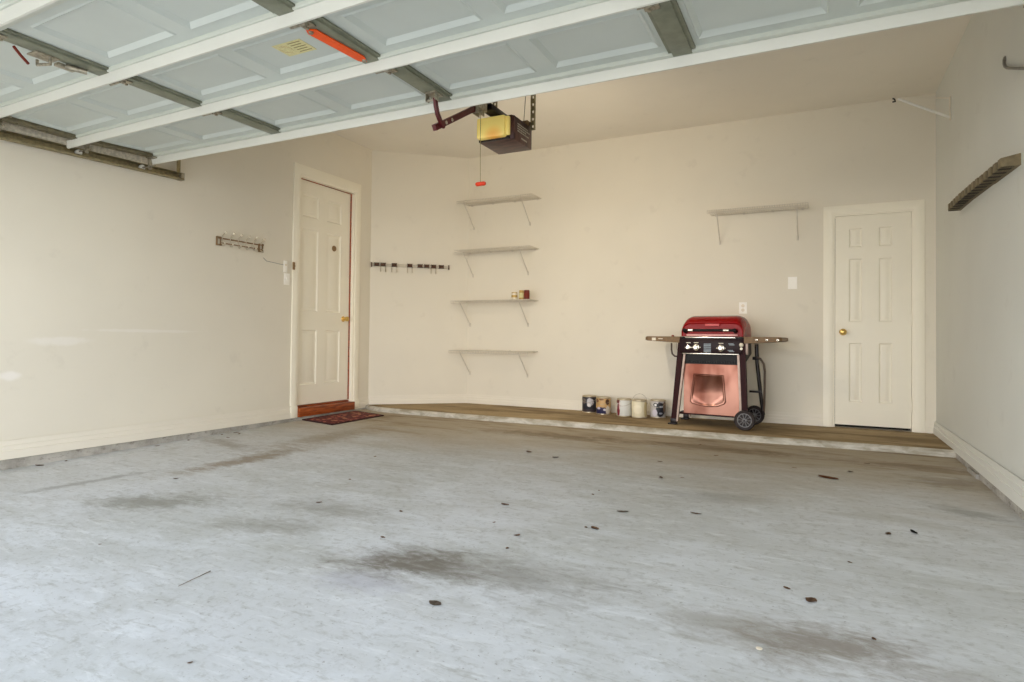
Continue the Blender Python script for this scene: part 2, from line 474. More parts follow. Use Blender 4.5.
# baseboards: a board with a thinner stepped top
def baseboard(name, label, p, q, n, zb0, zb1, zt0, zt1, gap=.0, mat='baseboard'):
    p = V(p); q = V(q); n = V(n); mb = MB()
    def prof(c, zb, zt):
        h = zt - zb
        c = c + n * gap
        return [c + V((0, 0, zb)), c + n * .016 + V((0, 0, zb)), c + n * .016 + V((0, 0, zb + h * .45)), c + n * .010 + V((0, 0, zb + h * .47)),
                c + n * .010 + V((0, 0, zb + h * .72)), c + n * .005 + V((0, 0, zb + h * .74)), c + n * .004 + V((0, 0, zt)), c + V((0, 0, zt))]
    mb.loft([prof(p, zb0, zt0), prof(q, zb1, zt1)])
    return structure(mb, name, mat, label, 'baseboard')
baseboard('baseboard_left', 'white baseboard along the left wall', (XL, YF, 0), (XL, D1[0] - .055, 0), (1, 0, 0), .004, .004, .126, .134, .006)
baseboard('baseboard_corner', 'short white baseboard piece right of the house door', (XL, D1[1] + .055, 0), (XL, YC, 0), (1, 0, 0), .030, .040, .134, .136)
baseboard('baseboard_diagonal', 'white baseboard on the slanted wall', (XL, YC, 0), (XB, 0, 0), dn, HP, HP, .145, .150)
baseboard('baseboard_back', 'long white baseboard behind the grill and paint cans', (XB, 0, 0), (D2[0] - .1, 0, 0), (0, -1, 0), HP, HP, .150, .150)
baseboard('baseboard_closet', 'short white baseboard right of the closet door', (D2[1] + .1, 0, 0), (XR, 0, 0), (0, -1, 0), HP, HP, .150, .150)
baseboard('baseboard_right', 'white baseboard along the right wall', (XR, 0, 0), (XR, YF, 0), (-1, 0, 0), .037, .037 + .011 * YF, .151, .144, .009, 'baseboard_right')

# ------------------------------------------------------------------ doors
def casing(mb, fn, u0, u1, z0, z1, w, zbot, wt=None):
    """three-piece casing in wall coordinates fn(u, out, z)"""
    def bar(a, b, c, d):        # u0,u1,z0,z1
        steps = [(0, .0), (0, .016), (.35, .020), (.8, .014), (1, .010), (1, 0)]
        return steps
    def strip(path_in, path_out):
        # profile swept along inner/outer corner pairs
        prof = [(0, 0), (0, .013), (.18, .018), (.55, .020), (.9, .014), (1, .012), (1, 0)]
        rings = []
        for (pi, po) in zip(path_in, path_out):
            rings.append([fn(pi[0] + (po[0] - pi[0]) * s, h, pi[1] + (po[1] - pi[1]) * s) for s, h in prof])
        mb.loft(rings)
    strip([(u0, zbot), (u0, z1), (u1, z1), (u1, zbot)], [(u0 - w, zbot), (u0 - w, z1 + (wt or w)), (u1 + w, z1 + (wt or w)), (u1 + w, zbot)])

RING = [(.006, -.006), (.018, -.016), (.028, -.016), (.056, -.003)]
# house door (left wall): recessed slab, opens into the house
y0, y1, z0, z1 = D1
door1 = thing('door_1', 'six-panel cream house door in the left wall', 'door', (XL, (y0 + y1) / 2, z0), kind='structure')
RC = .057
fx = lambda u, w, z: V((XL + w, u, z))
mb = MB(); mb.box((XL - RC - .045, y0 + .002, z0 + .002), (XL - RC - .012, y1 - .002, z1 - .002))
pu = [y0, -1.872, -1.632, -1.50, -1.268, y1]; pv = [z0, .335, .935, 1.14, 2.04, 2.168, 2.412, z1]
mb.panels(pu, pv, {(i, j) for i in (1, 3) for j in (1, 3, 5)}, RING, lambda u, v, w: V((XL - RC + w, u, v)))
for (a, b) in (((y0, z0), (y1, z0)), ((y1, z0), (y1, z1)), ((y1, z1), (y0, z1)), ((y0, z1), (y0, z0))):
    mb.quad((XL - RC, a[0], a[1]), (XL - RC, b[0], b[1]), (XL - RC - .03, b[0], b[1]), (XL - RC - .03, a[0], a[1]))
mb.build('door_panel', 'doorpaint', door1)
mb = MB()
mb.box((XL - .11, y0 - g, .004), (XL + .003, y0 - .003, z1 + g)); mb.box((XL - .11, y1 + .003, .004), (XL + .003, y1 + g, z1 + g)); mb.box((XL - .11, y0 - .003, z1 + .003), (XL + .003, y1 + .003, z1 + g))
mb.box((XL - .15, y0 - g, .0), (XL - .111, y1 + g, z1 + g))
mb.build('door_frame', 'trim', door1)
mb = MB(); casing(mb, fx, y0 - .022, y1 + .022, 0, z1 + .022, .083, .118, .108)
mb.build('door_casing', 'trim', door1)
mb = MB(); mb.box((XL + .0005, y0 - .110, .006), (XL + .026, y0 - .02, .120), .004); mb.box((XL + .0005, y1 + .02, .030), (XL + .024, y1 + .112, .120), .004)
mb.build('plinth_block', 'trim', door1)
mb = MB(); mb.box((XL - .10, y0 - .015, .008), (XL + .045, y1 + .015, .100), .006)
mb.box((XL - .10, y0 + .004, .100), (XL - RC + .02, y1 - .004, .116), .003)
mb2 = MB(); mb2.box((XL - RC + .001, y1 - .006, z0), (XL - RC + .016, y1 + .004, z1), .002); mb2.box((XL - RC + .001, y0, z1 - .004), (XL - RC + .012, y1, z1 + .005), .002); mb2.build('weatherstrip', 'wood', door1)['label'] = 'orange-brown strip along the door edge'
th = mb.build('threshold', 'wood', door1); th['label'] = 'orange-brown stained wooden threshold'
mb = MB(); kx, ky, kz = XL - RC, -1.212, 1.072
mb.lathe((kx, ky, kz), (1, 0, 0), [(0.033, 0), (.033, .004), (.028, .010), (.012, .014), (.011, .035), (.022, .042), (.029, .055), (.027, .068), (.015, .075), (0, .077)], 24)
mb.build('door_knob', 'brass', door1)['label'] = 'brass door knob'
mb = MB(); mb.lathe((kx, -1.383, 1.879), (1, 0, 0), [(.0, .006), (.012, .006), (.014, .002), (.030, .002), (.027, .006), (.032, .006), (.034, 0)], 24)
mb.build('door_knocker', 'bronze', door1)['label'] = 'small round bronze plaque'
mb = MB(); mb.box((XL + .019, y0 - .122, 1.560), (XL + .030, y0 - .092, 1.640), .003); mb.cyl((XL + .028, y0 - .107, 1.60), (XL + .036, y0 - .107, 1.60), .012, seg=12)
mb.build('hasp_plate', 'bronze', door1)['label'] = 'small brown metal plate on the casing'

# closet door (back wall)
x0, x1, z0, z1 = D2
door2 = thing('door_2', 'narrow six-panel cream closet door in the back wall', 'door', ((x0 + x1) / 2, 0, z0), kind='structure')
RC2 = .008
mb = MB(); mb.box((x0 + .004, RC2 + .012, z0 + .002), (x1 - .003, RC2 + .042, z1 - .003))
pu = [x0 + .003, .266, .376, .517, .625, x1 - .002]; pv = [z0, .285, .857, 1.06, 1.672, 1.785, 1.968, z1 - .002]
mb.panels(pu, pv, {(i, j) for i in (1, 3) for j in (1, 3, 5)}, [(a * .7, w * .8) for a, w in RING], lambda u, v, w: V((u, RC2 - w, v)))
a, b = x0 + .003, x1 - .002
for (p, q) in (((a, z0), (b, z0)), ((b, z0), (b, z1 - .002)), ((b, z1 - .002), (a, z1 - .002)), ((a, z1 - .002), (a, z0))):
    mb.quad((p[0], RC2, p[1]), (q[0], RC2, q[1]), (q[0], RC2 + .03, q[1]), (p[0], RC2 + .03, p[1]))
mb.build('door_panel', 'doorpaint', door2)
mb = MB(); mb.box((x0 - g, -.003, .037), (x0, .11, z1 + g)); mb.box((x1, -.003, .037), (x1 + g, .11, z1 + g)); mb.box((x0, -.003, z1), (x1, .11, z1 + g))
mb.build('door_frame', 'trim', door2)
mb = MB(); mb.box((x0 - g, .111, .030), (x1 + g, .13, z1 + g)); mb.build('closet_dark_plate', 'dark', door2)  # added backing plate; darkness behind the door gap put into its colour
mb = MB(); casing(mb, lambda u, h, z: V((u, -h, z)), x0 - .016, x1 + .016, 0, z1 + .016, .085, HP)
mb.build('door_casing', 'trim', door2)
mb = MB(); kx, kz = .216, .963
mb.lathe((kx, RC2, kz), (0, -1, 0), [(.033, 0), (.033, .004), (.028, .010), (.012, .014), (.011, .035), (.022, .042), (.029, .055), (.027, .068), (.015, .075), (0, .077)], 24)
mb.build('door_knob', 'brass', door2)['label'] = 'brass door knob'
for z in (.27, .30 + .78, 1.89):
    mb = MB(); mb.box((x1 - .018, RC2 - .004, z - .045), (x1 + .016, RC2 + .001, z + .045), .001); mb.cyl((x1, RC2 - .008, z - .047), (x1, RC2 - .008, z + .047), .007, seg=10)
    mb.build('door_hinge', 'doorpaint', door2)

# ------------------------------------------------------------------ overhead garage door (open)
GX0, GX1 = -4.765, .787
JT = [-3.692, -4.215, -4.750, -5.330, -5.90]
ZS, ZD, ZK = 2.222, 2.272, 2.292           # strut underside, rail plane, sheet plane
def rack(c):                               # the door hangs slightly out of square
    k = min(1, max(0, (-3.78 - c.y) / .4)); t = max(0, (-3.5 - c.x) / 1.3) ** 2
    return V((c.x, c.y - .0225 * k * (c.x + 4.70) - .045 * t * k, c.z - .028 * t * k))
def lbox(mb, a, b, z0, z1, c):
    pr = [(a + c, z0), (b - c, z0), (b, z0 + c), (b, z1), (a, z1), (a, z0 + c)]
    mb.loft([[V((GX0 + (GX1 - GX0) * q / 24, y, z)) for y, z in pr] for q in range(25)])
gd = thing('garage_door', 'open overhead sectional garage door with pale grey panels and white struts', 'garage door', ((GX0 + GX1) / 2, -4.8, ZS))
BAY = (GX1 - GX0) / 4
SX = [GX0 + BAY * k for k in (1, 2, 3)]
SW = .095; XO = (0, -.062, -.095, -.11)
for k in range(4):
    ya, yb = JT[k], JT[k+1]                # ya nearer the back wall
    # sheet with embossed short panels
    us = [GX0]; hol = set()
    for bay in range(4):
        a = GX0 + bay * BAY
        us += [a + .085, a + .640, a + .745, a + 1.300]
    us += [GX1]
    vs = [yb, yb + .105, ya - .115, ya]
    hol = {(i, 1) for i in range(1, 17, 2)}
    mb = MB()
    mb.panels(us, vs, hol, [(.008, -.006), (.030, .013), (.036, .013)], lambda u, v, w: V((u, v, ZK + w)))
    mb.mi = 1                              # folded top and bottom rails
    for (a, b) in ((yb + .004, yb + .050), (ya - .055, ya - .004)):
        lbox(mb, a, b, ZD, ZK, .003)
    mb.mi = 0; lbox(mb, yb, ya, ZK + .018, ZK + .024, .001)
    sec = mb.build('door_section', ['doorskin', 'rail'], gd, warp=rack)
    # stiles
    for x in SX:
        x += XO[k]
        mb = MB(); mb.box((x - SW / 2, yb + .03, ZD - .003), (x + SW / 2, ya - .03, ZK - .004), .004)
        mb.box((x - SW / 2 - .018, yb + .05, ZK - .012), (x + SW / 2 + .018, ya - .055, ZK - .002))
        mb.build('stile', 'stile', sec, warp=rack)
    for x in (GX0 + .035, GX1 - .035):
        mb = MB(); mb.box((x - .035, yb + .01, ZD - .004), (x + .035, ya - .01, ZK), .003)
        for q in range(6): mb.cyl((x, yb + .05 + q * .09, ZD - .010), (x, yb + .05 + q * .09, ZD - .003), .008, seg=8)
        mb.build('end_stile', 'endstile', sec, warp=rack)
    # horizontal strut: U channel with small lips
    yn = ya - (.012 if k == 0 else .032); ex = .015 if k == 0 else .068
    mb = MB()
    prof = [(0, ZS), (-.012, ZD - .001), (.038, ZD - .001), (.038, ZD - .004), (-.0085, ZD - .004), (.003, ZS + .0025), (.011, ZS + .0025), (.011, ZS)]
    mb.loft([[V((GX0 - ex + (GX1 - GX0 + 2 * ex) * q / 24, yn + p, z)) for p, z in prof] for q in range(25)])
    mb.build('strut', 'strut', sec, warp=rack)
    # hinges at the joint below (toward the next section)
    if k < 3:
        for x in SX:
            x += (XO[k] + XO[k + 1]) / 2
            mb = MB(); yj = yb
            mb.box((x - .033, yj + .006, ZD - .010), (x + .033, yj + .085, ZD - .004), .001)
            mb.prism([(x - .035, yj + .006, ZD - .006), (x - .035, yj - .035, ZD - .030), (x - .035, yj + .012, ZD - .040), (x - .035, yj + .04, ZD - .006)], (.006, 0, 0))
            mb.prism([(x + .029, yj + .006, ZD - .006), (x + .029, yj - .035, ZD - .030), (x + .029, yj + .012, ZD - .040), (x + .029, yj + .04, ZD - .006)], (.006, 0, 0))
            mb.cyl((x - .045, yj + .008, ZD - .033), (x + .045, yj + .008, ZD - .033), .008, seg=10)
            for q in (.05, .075): mb.cyl((x + .012 * (1 if q < .06 else -1), yj + q, ZD - .018), (x + .012 * (1 if q < .06 else -1), yj + q, ZD - .008), .008, seg=8)
            mb.build('hinge', 'steel', sec, warp=rack)
    # roller bracket + roller at both ends
    for sx, x in ((-1, GX0), (1, GX1)):
        yr = ya - .03 if k == 0 else ya + .02
        zr_ = lambda y: 2.186 + (y + 3.38) * .024 + .0275
        mb = MB(); mb.box((x - sx * .075, yr - .035, ZD - .012), (x + sx * .004, yr + .035, ZD - .004), .001)
        mb.prism([(x + sx * .0, yr - .02, ZD - .01), (x + sx * .0, yr + .02, ZD - .01), (x + sx * .0, yr + .012, ZS - .045), (x + sx * .0, yr - .012, ZS - .045)], (sx * .005, 0, 0))
        mb.cyl((x - sx * .06, yr, ZS - .020), (x + sx * .118, yr, ZS - .020), .006, seg=8)
        br = mb.build('roller_bracket', 'steel', gd)
        mb = MB(); mb.cyl((x + sx * .094, yr, zr_(yr)), (x + sx * .116, yr, zr_(yr)), .021, seg=16)
        mb.build('roller', 'whitebar', br)
# opener bracket on the centre stile
cx = SX[1]
mb = MB(); mb.box((cx - .035, -3.885, ZD - .010), (cx + .035, -3.80, ZD - .003), .001)
mb.box((cx - .034, -3.880, ZD - .052), (cx - .029, -3.843, ZD - .004), .001); mb.box((cx + .029, -3.880, ZD - .052), (cx + .034, -3.843, ZD - .004), .001)
mb.cyl((cx - .04, -3.862, ZD - .044), (cx + .04, -3.862, ZD - .044), .008, seg=10)
mb.build('arm_bracket', 'steel', gd)
# warning label, orange strap, lock
mb = MB(); mb.box((-2.443, -4.610, ZK + .0108), (-2.257, -4.492, ZK + .0125))
wl = mb.build('warning_label', 'cream', gd); wl['label'] = 'yellowed paper warning label'
mb = MB(); mb.lathe((-2.400, -4.555, ZK + .0102), (0, 0, 1), [(.034, 0), (.034, .0006), (.028, .0006), (.028, 0)], 24)
mb.build('red_symbol', 'redink', wl)
mb = MB()
for i in range(5): mb.box((-2.350, -4.598 + i * .021, ZK + .0103), (-2.272 - .010 * (i % 2), -4.592 + i * .021, ZK + .0109))
mb.build('print_lines', 'ink', wl)
mb = MB()
mb.prism([(-2.118, -4.690, ZD - .012), (-2.098, -4.725, ZD - .012), (-2.058, -4.70, ZD - .012), (-2.036, -4.395, ZD - .012), (-2.06, -4.345, ZD - .012), (-2.092, -4.375, ZD - .012)], (0, 0, .006))
ob = mb.build('orange_strap', 'orange', gd); ob['label'] = 'bright orange plastic strap along the centre stile'
mb = MB(); mb.lathe((-2.09, -4.70, ZD - .022), (0, 0, 1), [(0, 0), (.010, .001), (.012, .012)], 10); mb.lathe((-2.058, -4.368, ZD - .022), (0, 0, 1), [(0, 0), (.010, .001), (.012, .012)], 10)
mb.build('strap_screw', 'steel', ob)
lx = SX[0] - .085
mb = MB(); mb.box((lx - .105, -5.14, ZD - .010), (lx - .02, -5.03, ZD - .002), .002); mb.box((lx - .10, -5.02, ZD - .02), (lx - .06, -4.93, ZD - .004), .002)
mb.tube([(lx - .11, -5.09, ZD - .015), (lx - .11, -5.09, ZD - .04), (lx - .03, -5.07, ZD - .045), (lx - .03, -5.07, ZD - .01)], .008)
mb.cyl((lx - .06, -4.985, ZD - .016), (lx - .02, -4.90, ZD - .02), .014, seg=12)
lk = mb.build('door_lock', 'steel', gd); lk['label'] = 'galvanised lock latch'
mb = MB(); mb.tube([(lx - .05, -5.22, ZD - .015), (lx - .075, -5.18, ZD - .035), (lx - .11, -5.13, ZD - .05)], .007)
mb.build('lock_cord', 'redcord', lk)

# tracks
def track(sx, name, label):
    x = (GX0 - .107) if sx < 0 else (GX1 + .107)
    t = thing(name, label, 'door track', (x, -3.40, 2.15), group=None)
    zt = lambda y: 2.186 + (y + 3.38) * .024
    def sweep(mb, prof, ys):
        mb.loft([[V((x + sx * px, y, zt(y) + pz)) for px, pz in prof] for y in ys])
    ys = [-3.37 if sx < 0 else -3.62, -4.0, -4.6, -5.2, -5.55]
    mb = MB()
    # C channel opening toward the door
    sweep(mb, [(-.030, .0), (.030, .0), (.030, .055), (-.024, .055), (-.024, .051), (.026, .051), (.026, .004), (-.026, .004), (-.026, .010), (-.030, .010)], ys)
    mb.build('track_channel', 'track', t)
    ya_ = [min(y, -3.70) for y in ys]
    mb = MB(); sweep(mb, [(-.052, .052), (-.048, .052), (-.048, .096), (.034, .096), (.034, .100), (-.052, .100)], ya_)
    for q in range(14): mb.cyl((x - sx * .055, -3.66 - q * .13, zt(-3.66 - q * .13) + .074), (x - sx * .051, -3.66 - q * .13, zt(-3.66 - q * .13) + .074), .006, seg=8)
    mb.build('angle_iron', 'trackgrey', t)
    # curve down to the jamb
    mb = MB(); pts = []
    zc = zt(-5.55) + .025
    for i in range(9):
        a = i / 8 * PI / 2; pts.append((-5.55 - .38 * math.sin(a), zc - .38 * (1 - math.cos(a))))
    pts.append((-5.93, fz(-5.93) + .05))
    rings = []
    for i, (y, z) in enumerate(pts):
        p = pts[max(i-1, 0)]; q = pts[min(i+1, len(pts)-1)]
        ty, tz = q[0]-p[0], q[1]-p[1]; L = math.hypot(ty, tz); ny, nz = -tz / L, ty / L
        rings.append([V((x + sx * a, y + ny * b, z + nz * b)) for a, b in ((-.03, -.027), (.03, -.027), (.03, .027), (-.026, .027), (-.026, .023), (.026, .023), (.026, -.023), (-.03, -.023))])
    mb.loft(rings); mb.build('curved_track', 'track', t)
    mb = MB(); yh = -3.385 if sx < 0 else -3.64
    mb.box((x + sx * .028 - .018, yh, zt(yh) + .01), (x + sx * .028 + .018, yh + .004, ZC)); mb.box((x + sx * .028 - sx * .018 - .002, yh - .03, zt(yh) + .01), (x + sx * .028 - sx * .018 + .002, yh, ZC))
    for q in range(18): mb.cyl((x + sx * .032, yh - .003, zt(yh) + .06 + q * .05), (x + sx * .032, yh - .001, zt(yh) + .06 + q * .05), .007, seg=8)
    mb.build('hanger_bracket', 'track', t)
    mb = MB(); ye = ys[0]; mb.box((x - sx * .02, ye - .025, zt(ye) - .003), (x + sx * .032, ye + .005, zt(ye) + .056), .002)
    mb.cyl((x - sx * .01, ye - .01, zt(ye) + .02), (x - sx * .01, ye - .03, zt(ye) + .02), .008, seg=8); mb.build('track_stop', 'steel', t)
    return t
track(-1, 'garage_door_track', 'olive galvanised door track along the left wall')
track(1, 'garage_door_track', 'galvanised door track along the right wall')

# ------------------------------------------------------------------ opener
op = thing('garage_door_opener', 'dark brown garage door opener with yellow lens hanging from the ceiling', 'door opener', (-1.97, -2.96, 2.21))
mb = MB(); BX0, BX1, BY0, BY1, BZ0, BZ1 = -2.105, -1.838, -3.105, -2.815, 2.212, 2.372
mb.box((BX0, BY0, BZ0), (BX1, BY1, BZ1), .006); mb.box((BX0 + .03, BY0 + .03, BZ1 - .002), (BX1 - .03, BY1 - .03, BZ1 + .018), .006)
def opener_skin():
    t = NT('opener_brown_steel'); k = t.noise(9, 4, .6, t.map(scale=(1, 3, 1)))
    return t.out(t.mix(t.smooth(k, .35, .65), rgb(58, 34, 36), rgb(98, 64, 56)), .4, .25)
hs = mb.build('housing', opener_skin(), op)
mb = MB()
rnd = random.Random(3)
for r, (z, l) in enumerate([(2.330, .16), (2.314, .20), (2.298, .13), (2.282, .17)]):
    y = -3.05
    while y < -3.05 + l:
        w = rnd.uniform(.012, .03); mb.box((BX1 - .001, y, z - .005), (BX1 + .0008, min(y + w, -2.85), z + .004)); y += w + .006
mb.box((BX1 - .001, -2.99, 2.240), (BX1 + .0008, -2.90, 2.250))
mb.build('side_lettering', 'alu', hs)
mb = MB(); mb.box((BX0 + .004, BY0 - .052, BZ0 + .012), (BX1 - .048, BY0 + .002, BZ1 - .004), .014)
mb.box((BX1 - .075, BY0 - .030, BZ0 + .022), (BX1 - .024, BY0 + .002, BZ1 - .008), .010)
ln = mb.build('light_lens', 'lens', op, origin=None); ln['label'] = 'yellowed translucent light lens'
mb = MB(); mb.box((BX0 + .002, BY0 - .012, BZ0 + .000), (BX1 - .03, BY0 + .002, BZ0 + .026), .003)
mb.build('lens_rim', 'blacksteel', op)
ox = -1.985
mb = MB(); mb.box((ox - .026, -6.07, 2.425), (ox + .026, -2.95, 2.433)); mb.box((ox - .004, -6.07, 2.400), (ox + .004, -2.95, 2.426)); mb.box((ox - .04, -3.22, 2.385), (ox + .04, -2.98, 2.424), .006)
mb.build('rail', 'blacksteel', op)
mb = MB(); mb.box((ox - .03, -3.40, 2.350), (ox + .03, -3.265, 2.405), .005); mb.box((ox - .022, -3.37, 2.315), (ox - .016, -3.29, 2.36), .001); mb.box((ox + .016, -3.40, 2.315), (ox + .022, -3.29, 2.36), .001)
mb.cyl((ox - .03, -3.345, 2.335), (ox + .03, -3.345, 2.335), .009, seg=10); mb.cyl((ox - .012, -3.30, 2.33), (ox - .012, -3.30, 2.37), .014, seg=10)
tr = mb.build('trolley', 'steel', op); tr['label'] = 'galvanised trolley on the rail'
# straight arm with holes
def flat_bar(mb, path, w, t, x):
    rings = []
    for i, (y, z) in enumerate(path):
        p = path[max(i-1, 0)]; q = path[min(i+1, len(path)-1)]
        ty, tz = q[0]-p[0], q[1]-p[1]; L = math.hypot(ty, tz); ny, nz = -tz / L, ty / L
        rings.append([V((x - t, y + ny * w / 2, z + nz * w / 2)), V((x + t, y + ny * w / 2, z + nz * w / 2)), V((x + t, y - ny * w / 2, z - nz * w / 2)), V((x - t, y - ny * w / 2, z - nz * w / 2))])
    mb.loft(rings)
mb = MB(); flat_bar(mb, [(-3.385, 2.340), (-3.84, 2.072)], .034, .012, ox)
mb.build('straight_arm', 'darkred', op)['label'] = 'dark red flat steel door arm'
for f in (.62, .76):
    y = -3.385 + f * (-.455); z = 2.340 + f * (-.268)
    mb = MB(); mb.cyl((ox + .0115, y, z), (ox + .0140, y, z), .011, seg=12); mb.build('arm_hole_disc', 'nickel', op)  # pale discs added in place of bright see-through holes
mb = MB(); flat_bar(mb, [(-3.864, 2.234), (-3.856, 2.195), (-3.838, 2.150), (-3.805, 2.115), (-3.765, 2.100)], .028, .008, ox + .02)
mb.build('curved_arm', 'darkred', op)['label'] = 'dark curved arm bolted to the door'
def strap(x, y, zt, name):
    """perforated angle iron: a strip with real holes and a plain flange"""
    mb = MB(); bm = mb.bm; z = BZ1 - .03; w, h = .020, .0055; fs = []
    n = int((zt - z) / .05); st = (zt - z) / n
    def q(*p): fs.append(bm.faces.new([bm.verts.new(V((x + a, y, c))) for a, c in p]))
    for i in range(n):
        a, b = z + i * st, z + (i + 1) * st; m = (a + b) / 2
        q((-w, a), (w, a), (h, m - h * 1.6), (-h, m - h * 1.6)); q((w, a), (w, b), (h, m + h * 1.6), (h, m - h * 1.6))
        q((w, b), (-w, b), (-h, m + h * 1.6), (h, m + h * 1.6)); q((-w, b), (-w, a), (-h, m - h * 1.6), (-h, m + h * 1.6))
        for c, d in ((a, b),):
            f = bm.faces.new([bm.verts.new(V(p)) for p in ((x + w, y, c), (x + w, y, d), (x + w, y - .022, d), (x + w, y - .022, c))]); fs.append(f)
    bmesh.ops.remove_doubles(bm, verts=bm.verts, dist=1e-5)
    bmesh.ops.solidify(bm, geom=list(bm.faces), thickness=.002)
    return mb.build(name, 'track', op)
strap(-1.815, -2.85, ZC, 'hanger_strap'); strap(-2.122, -2.85, ZC, 'hanger_strap')
mb = MB(); mb.tube([(-1.90, -2.83, BZ1), (-1.885, -2.83, 2.60), (-1.87, -2.83, ZC)], .0025, 6); mb.build('power_cord', 'greyrod', op)
mb = MB(); mb.box((BX1 - .06, -2.90, BZ1 - .002), (BX1 + .004, -2.84, BZ1 + .03), .003); mb.build('strap_bracket', 'taupe', op)
mb = MB(); mb.tube([(ox - .012, -3.28, 2.34), (ox - .014, -3.276, 2.1), (ox - .012, -3.273, 1.89)], .0022, 6)
pc = mb.build('pull_cord', 'ink', op)
mb = MB(); mb.lathe((ox - .012 - .036, -3.273, 1.880), (1, 0, 0), [(0, 0), (.010, .003), (.014, .010), (.014, .064), (.010, .073), (0, .076)], 14)
ph = mb.build('pull_handle', 'orange', pc); ph['label'] = 'red-orange release handle'
ph.data.materials[0] = plain('red_orange_plastic', rgb(222, 60, 22), .5)

# ------------------------------------------------------------------ wire shelves
def wire_shelf(x0, x1, z, braces, label, depth=.30):
    t = thing('wire_shelf', label, 'shelf', ((x0 + x1) / 2, 0, z), group='white wire wall shelves')
    mb = MB(); r = .0026
    for y in (-.012, -.10, -.20, -depth): mb.tube([(x0, y, z - .003), (x1, y, z - .003)], .0032, 6)
    n = int((x1 - x0) / .0225)
    for i in range(n + 1):
        x = x0 + (x1 - x0) * i / n
        mb.tube([(x, -.006, z + .001), (x, -depth, z + .001)], r, 5)
    mb.build('wire_deck', 'wire', t)
    mb = MB(); mb.tube([(x0, -depth - .002, z - .032), (x1, -depth - .002, z - .032)], .0034, 6)
    for i in range(n + 1):
        x = x0 + (x1 - x0) * i / n
        mb.tube([(x, -depth - .0015, z + .001), (x, -depth - .0015, z - .032)], r, 5)
    mb.build('front_lip', 'wire', t)
    for bx in braces:
        mb = MB(); mb.tube([(bx, -.275, z - .010), (bx, -.265, z - .022), (bx, -.010, z - .285), (bx, -.008, z - .30)], .006, 8)
        mb.box((bx - .010, -.010, z - .315), (bx + .010, -.0005, z - .27), .002)
        mb.build('brace', 'wire', t)
    for i in range(4):
        x = x0 + .05 + (x1 - x0 - .1) * i / 3
        mb = MB(); mb.box((x - .012, -.016, z - .014), (x + .012, -.0005, z + .012), .003); mb.build('wall_clip', 'wire', t)
    return t
wire_shelf(-4.02, -3.005, 2.562, (-3.94, -3.155), 'topmost of four white wire shelves beside the slanted wall')
wire_shelf(-4.045, -3.03, 1.955, (-3.945, -3.17), 'second wire shelf from the top on the back wall, empty')
wire_shelf(-4.09, -3.03, 1.326, (-3.98, -3.165), 'wire shelf holding small cans, third of the four stacked shelves')
wire_shelf(-4.11, -3.03, .710, (-3.975, -3.165), 'lowest of four white wire shelves beside the slanted wall')
wire_shelf(-1.02, -.09, 2.197, (-.932, -.187), 'lone white wire shelf on the back wall above the grill and left of closet door')

# small cans on the third shelf
ZSH = 1.3305
def jar(x, y, r, h, body, lid, label, name, band=None):
    t = thing(name, label, 'can', (x, y, ZSH), group='small cans on the wire shelf')
    mb = MB(); mb.lathe((x, y, ZSH), (0, 0, 1), [(0, 0), (r * .94, 0), (r, .004), (r, h * .86), (r * .93, h * .89), (0, h * .89)], 20); mb.build('can_body', body, t)
    mb = MB(); mb.lathe((x, y, ZSH), (0, 0, 1), [(0, h * .88), (r * .96, h * .88), (r * .96, h * .98), (r * .88, h), (0, h)], 20); mb.build('lid', lid, t)
    if band:
        mb = MB(); mb.lathe((x, y, ZSH), (0, 0, 1), [(r * 1.01, h * band[1]), (r * 1.015, h * (band[1] + .01)), (r * 1.015, h * band[2]), (r * 1.01, h * (band[2] + .01))], 20); mb.build('paper_label', band[0], t)
    return t
M['gold'] = plain('gold_tin', rgb(190, 160, 96), .4, .3); M['canred'] = plain('dark_red_tin', rgb(108, 40, 28), .45)
jar(-3.262, -.19, .036, .088, 'porcelain', 'gold', 'small white can with a gold lid, leftmost on the wire shelf', 'small_can', ('gold', .30, .62))
jar(-3.172, -.18, .030, .112, 'gold', 'gold', 'small gold can in the middle of the three on the wire shelf', 'small_can', ('cream', .2, .7))
jar(-3.098, -.19, .033, .112, 'canred', 'canred', 'small dark red can at the right end of the wire shelf', 'small_can', ('redcord', .25, .7))

# ------------------------------------------------------------------ coat rack on the left wall
cr = thing('coat_rack', 'metal coat rack with white-tipped hooks left of the house door', 'coat rack', (XL, -2.71, 1.70))
ya, yb = -2.965, -2.455
mb = MB(); mb.tube([(XL + .020, ya, 1.757), (XL + .020, yb, 1.757)], .0065, 8); mb.build('top_bar', 'bronze', cr)
mb = MB(); mb.tube([(XL + .020, ya + .02, 1.715), (XL + .020, yb - .02, 1.715)], .0055, 8); mb.build('bottom_bar', 'bronze', cr)
for y in (ya + .012, yb - .022):
    mb = MB(); mb.box((XL - .001, y - .026, 1.690), (XL + .016, y - .016, 1.772), .003); mb.box((XL + .0005, y + .016, 1.690), (XL + .016, y + .026, 1.772), .003)
    mb.box((XL - .001, y - .026, 1.762), (XL + .022, y + .026, 1.772), .003); mb.box((XL + .0005, y - .026, 1.690), (XL + .022, y + .026, 1.702), .003)
    mb.build('end_bracket', 'bronze', cr)
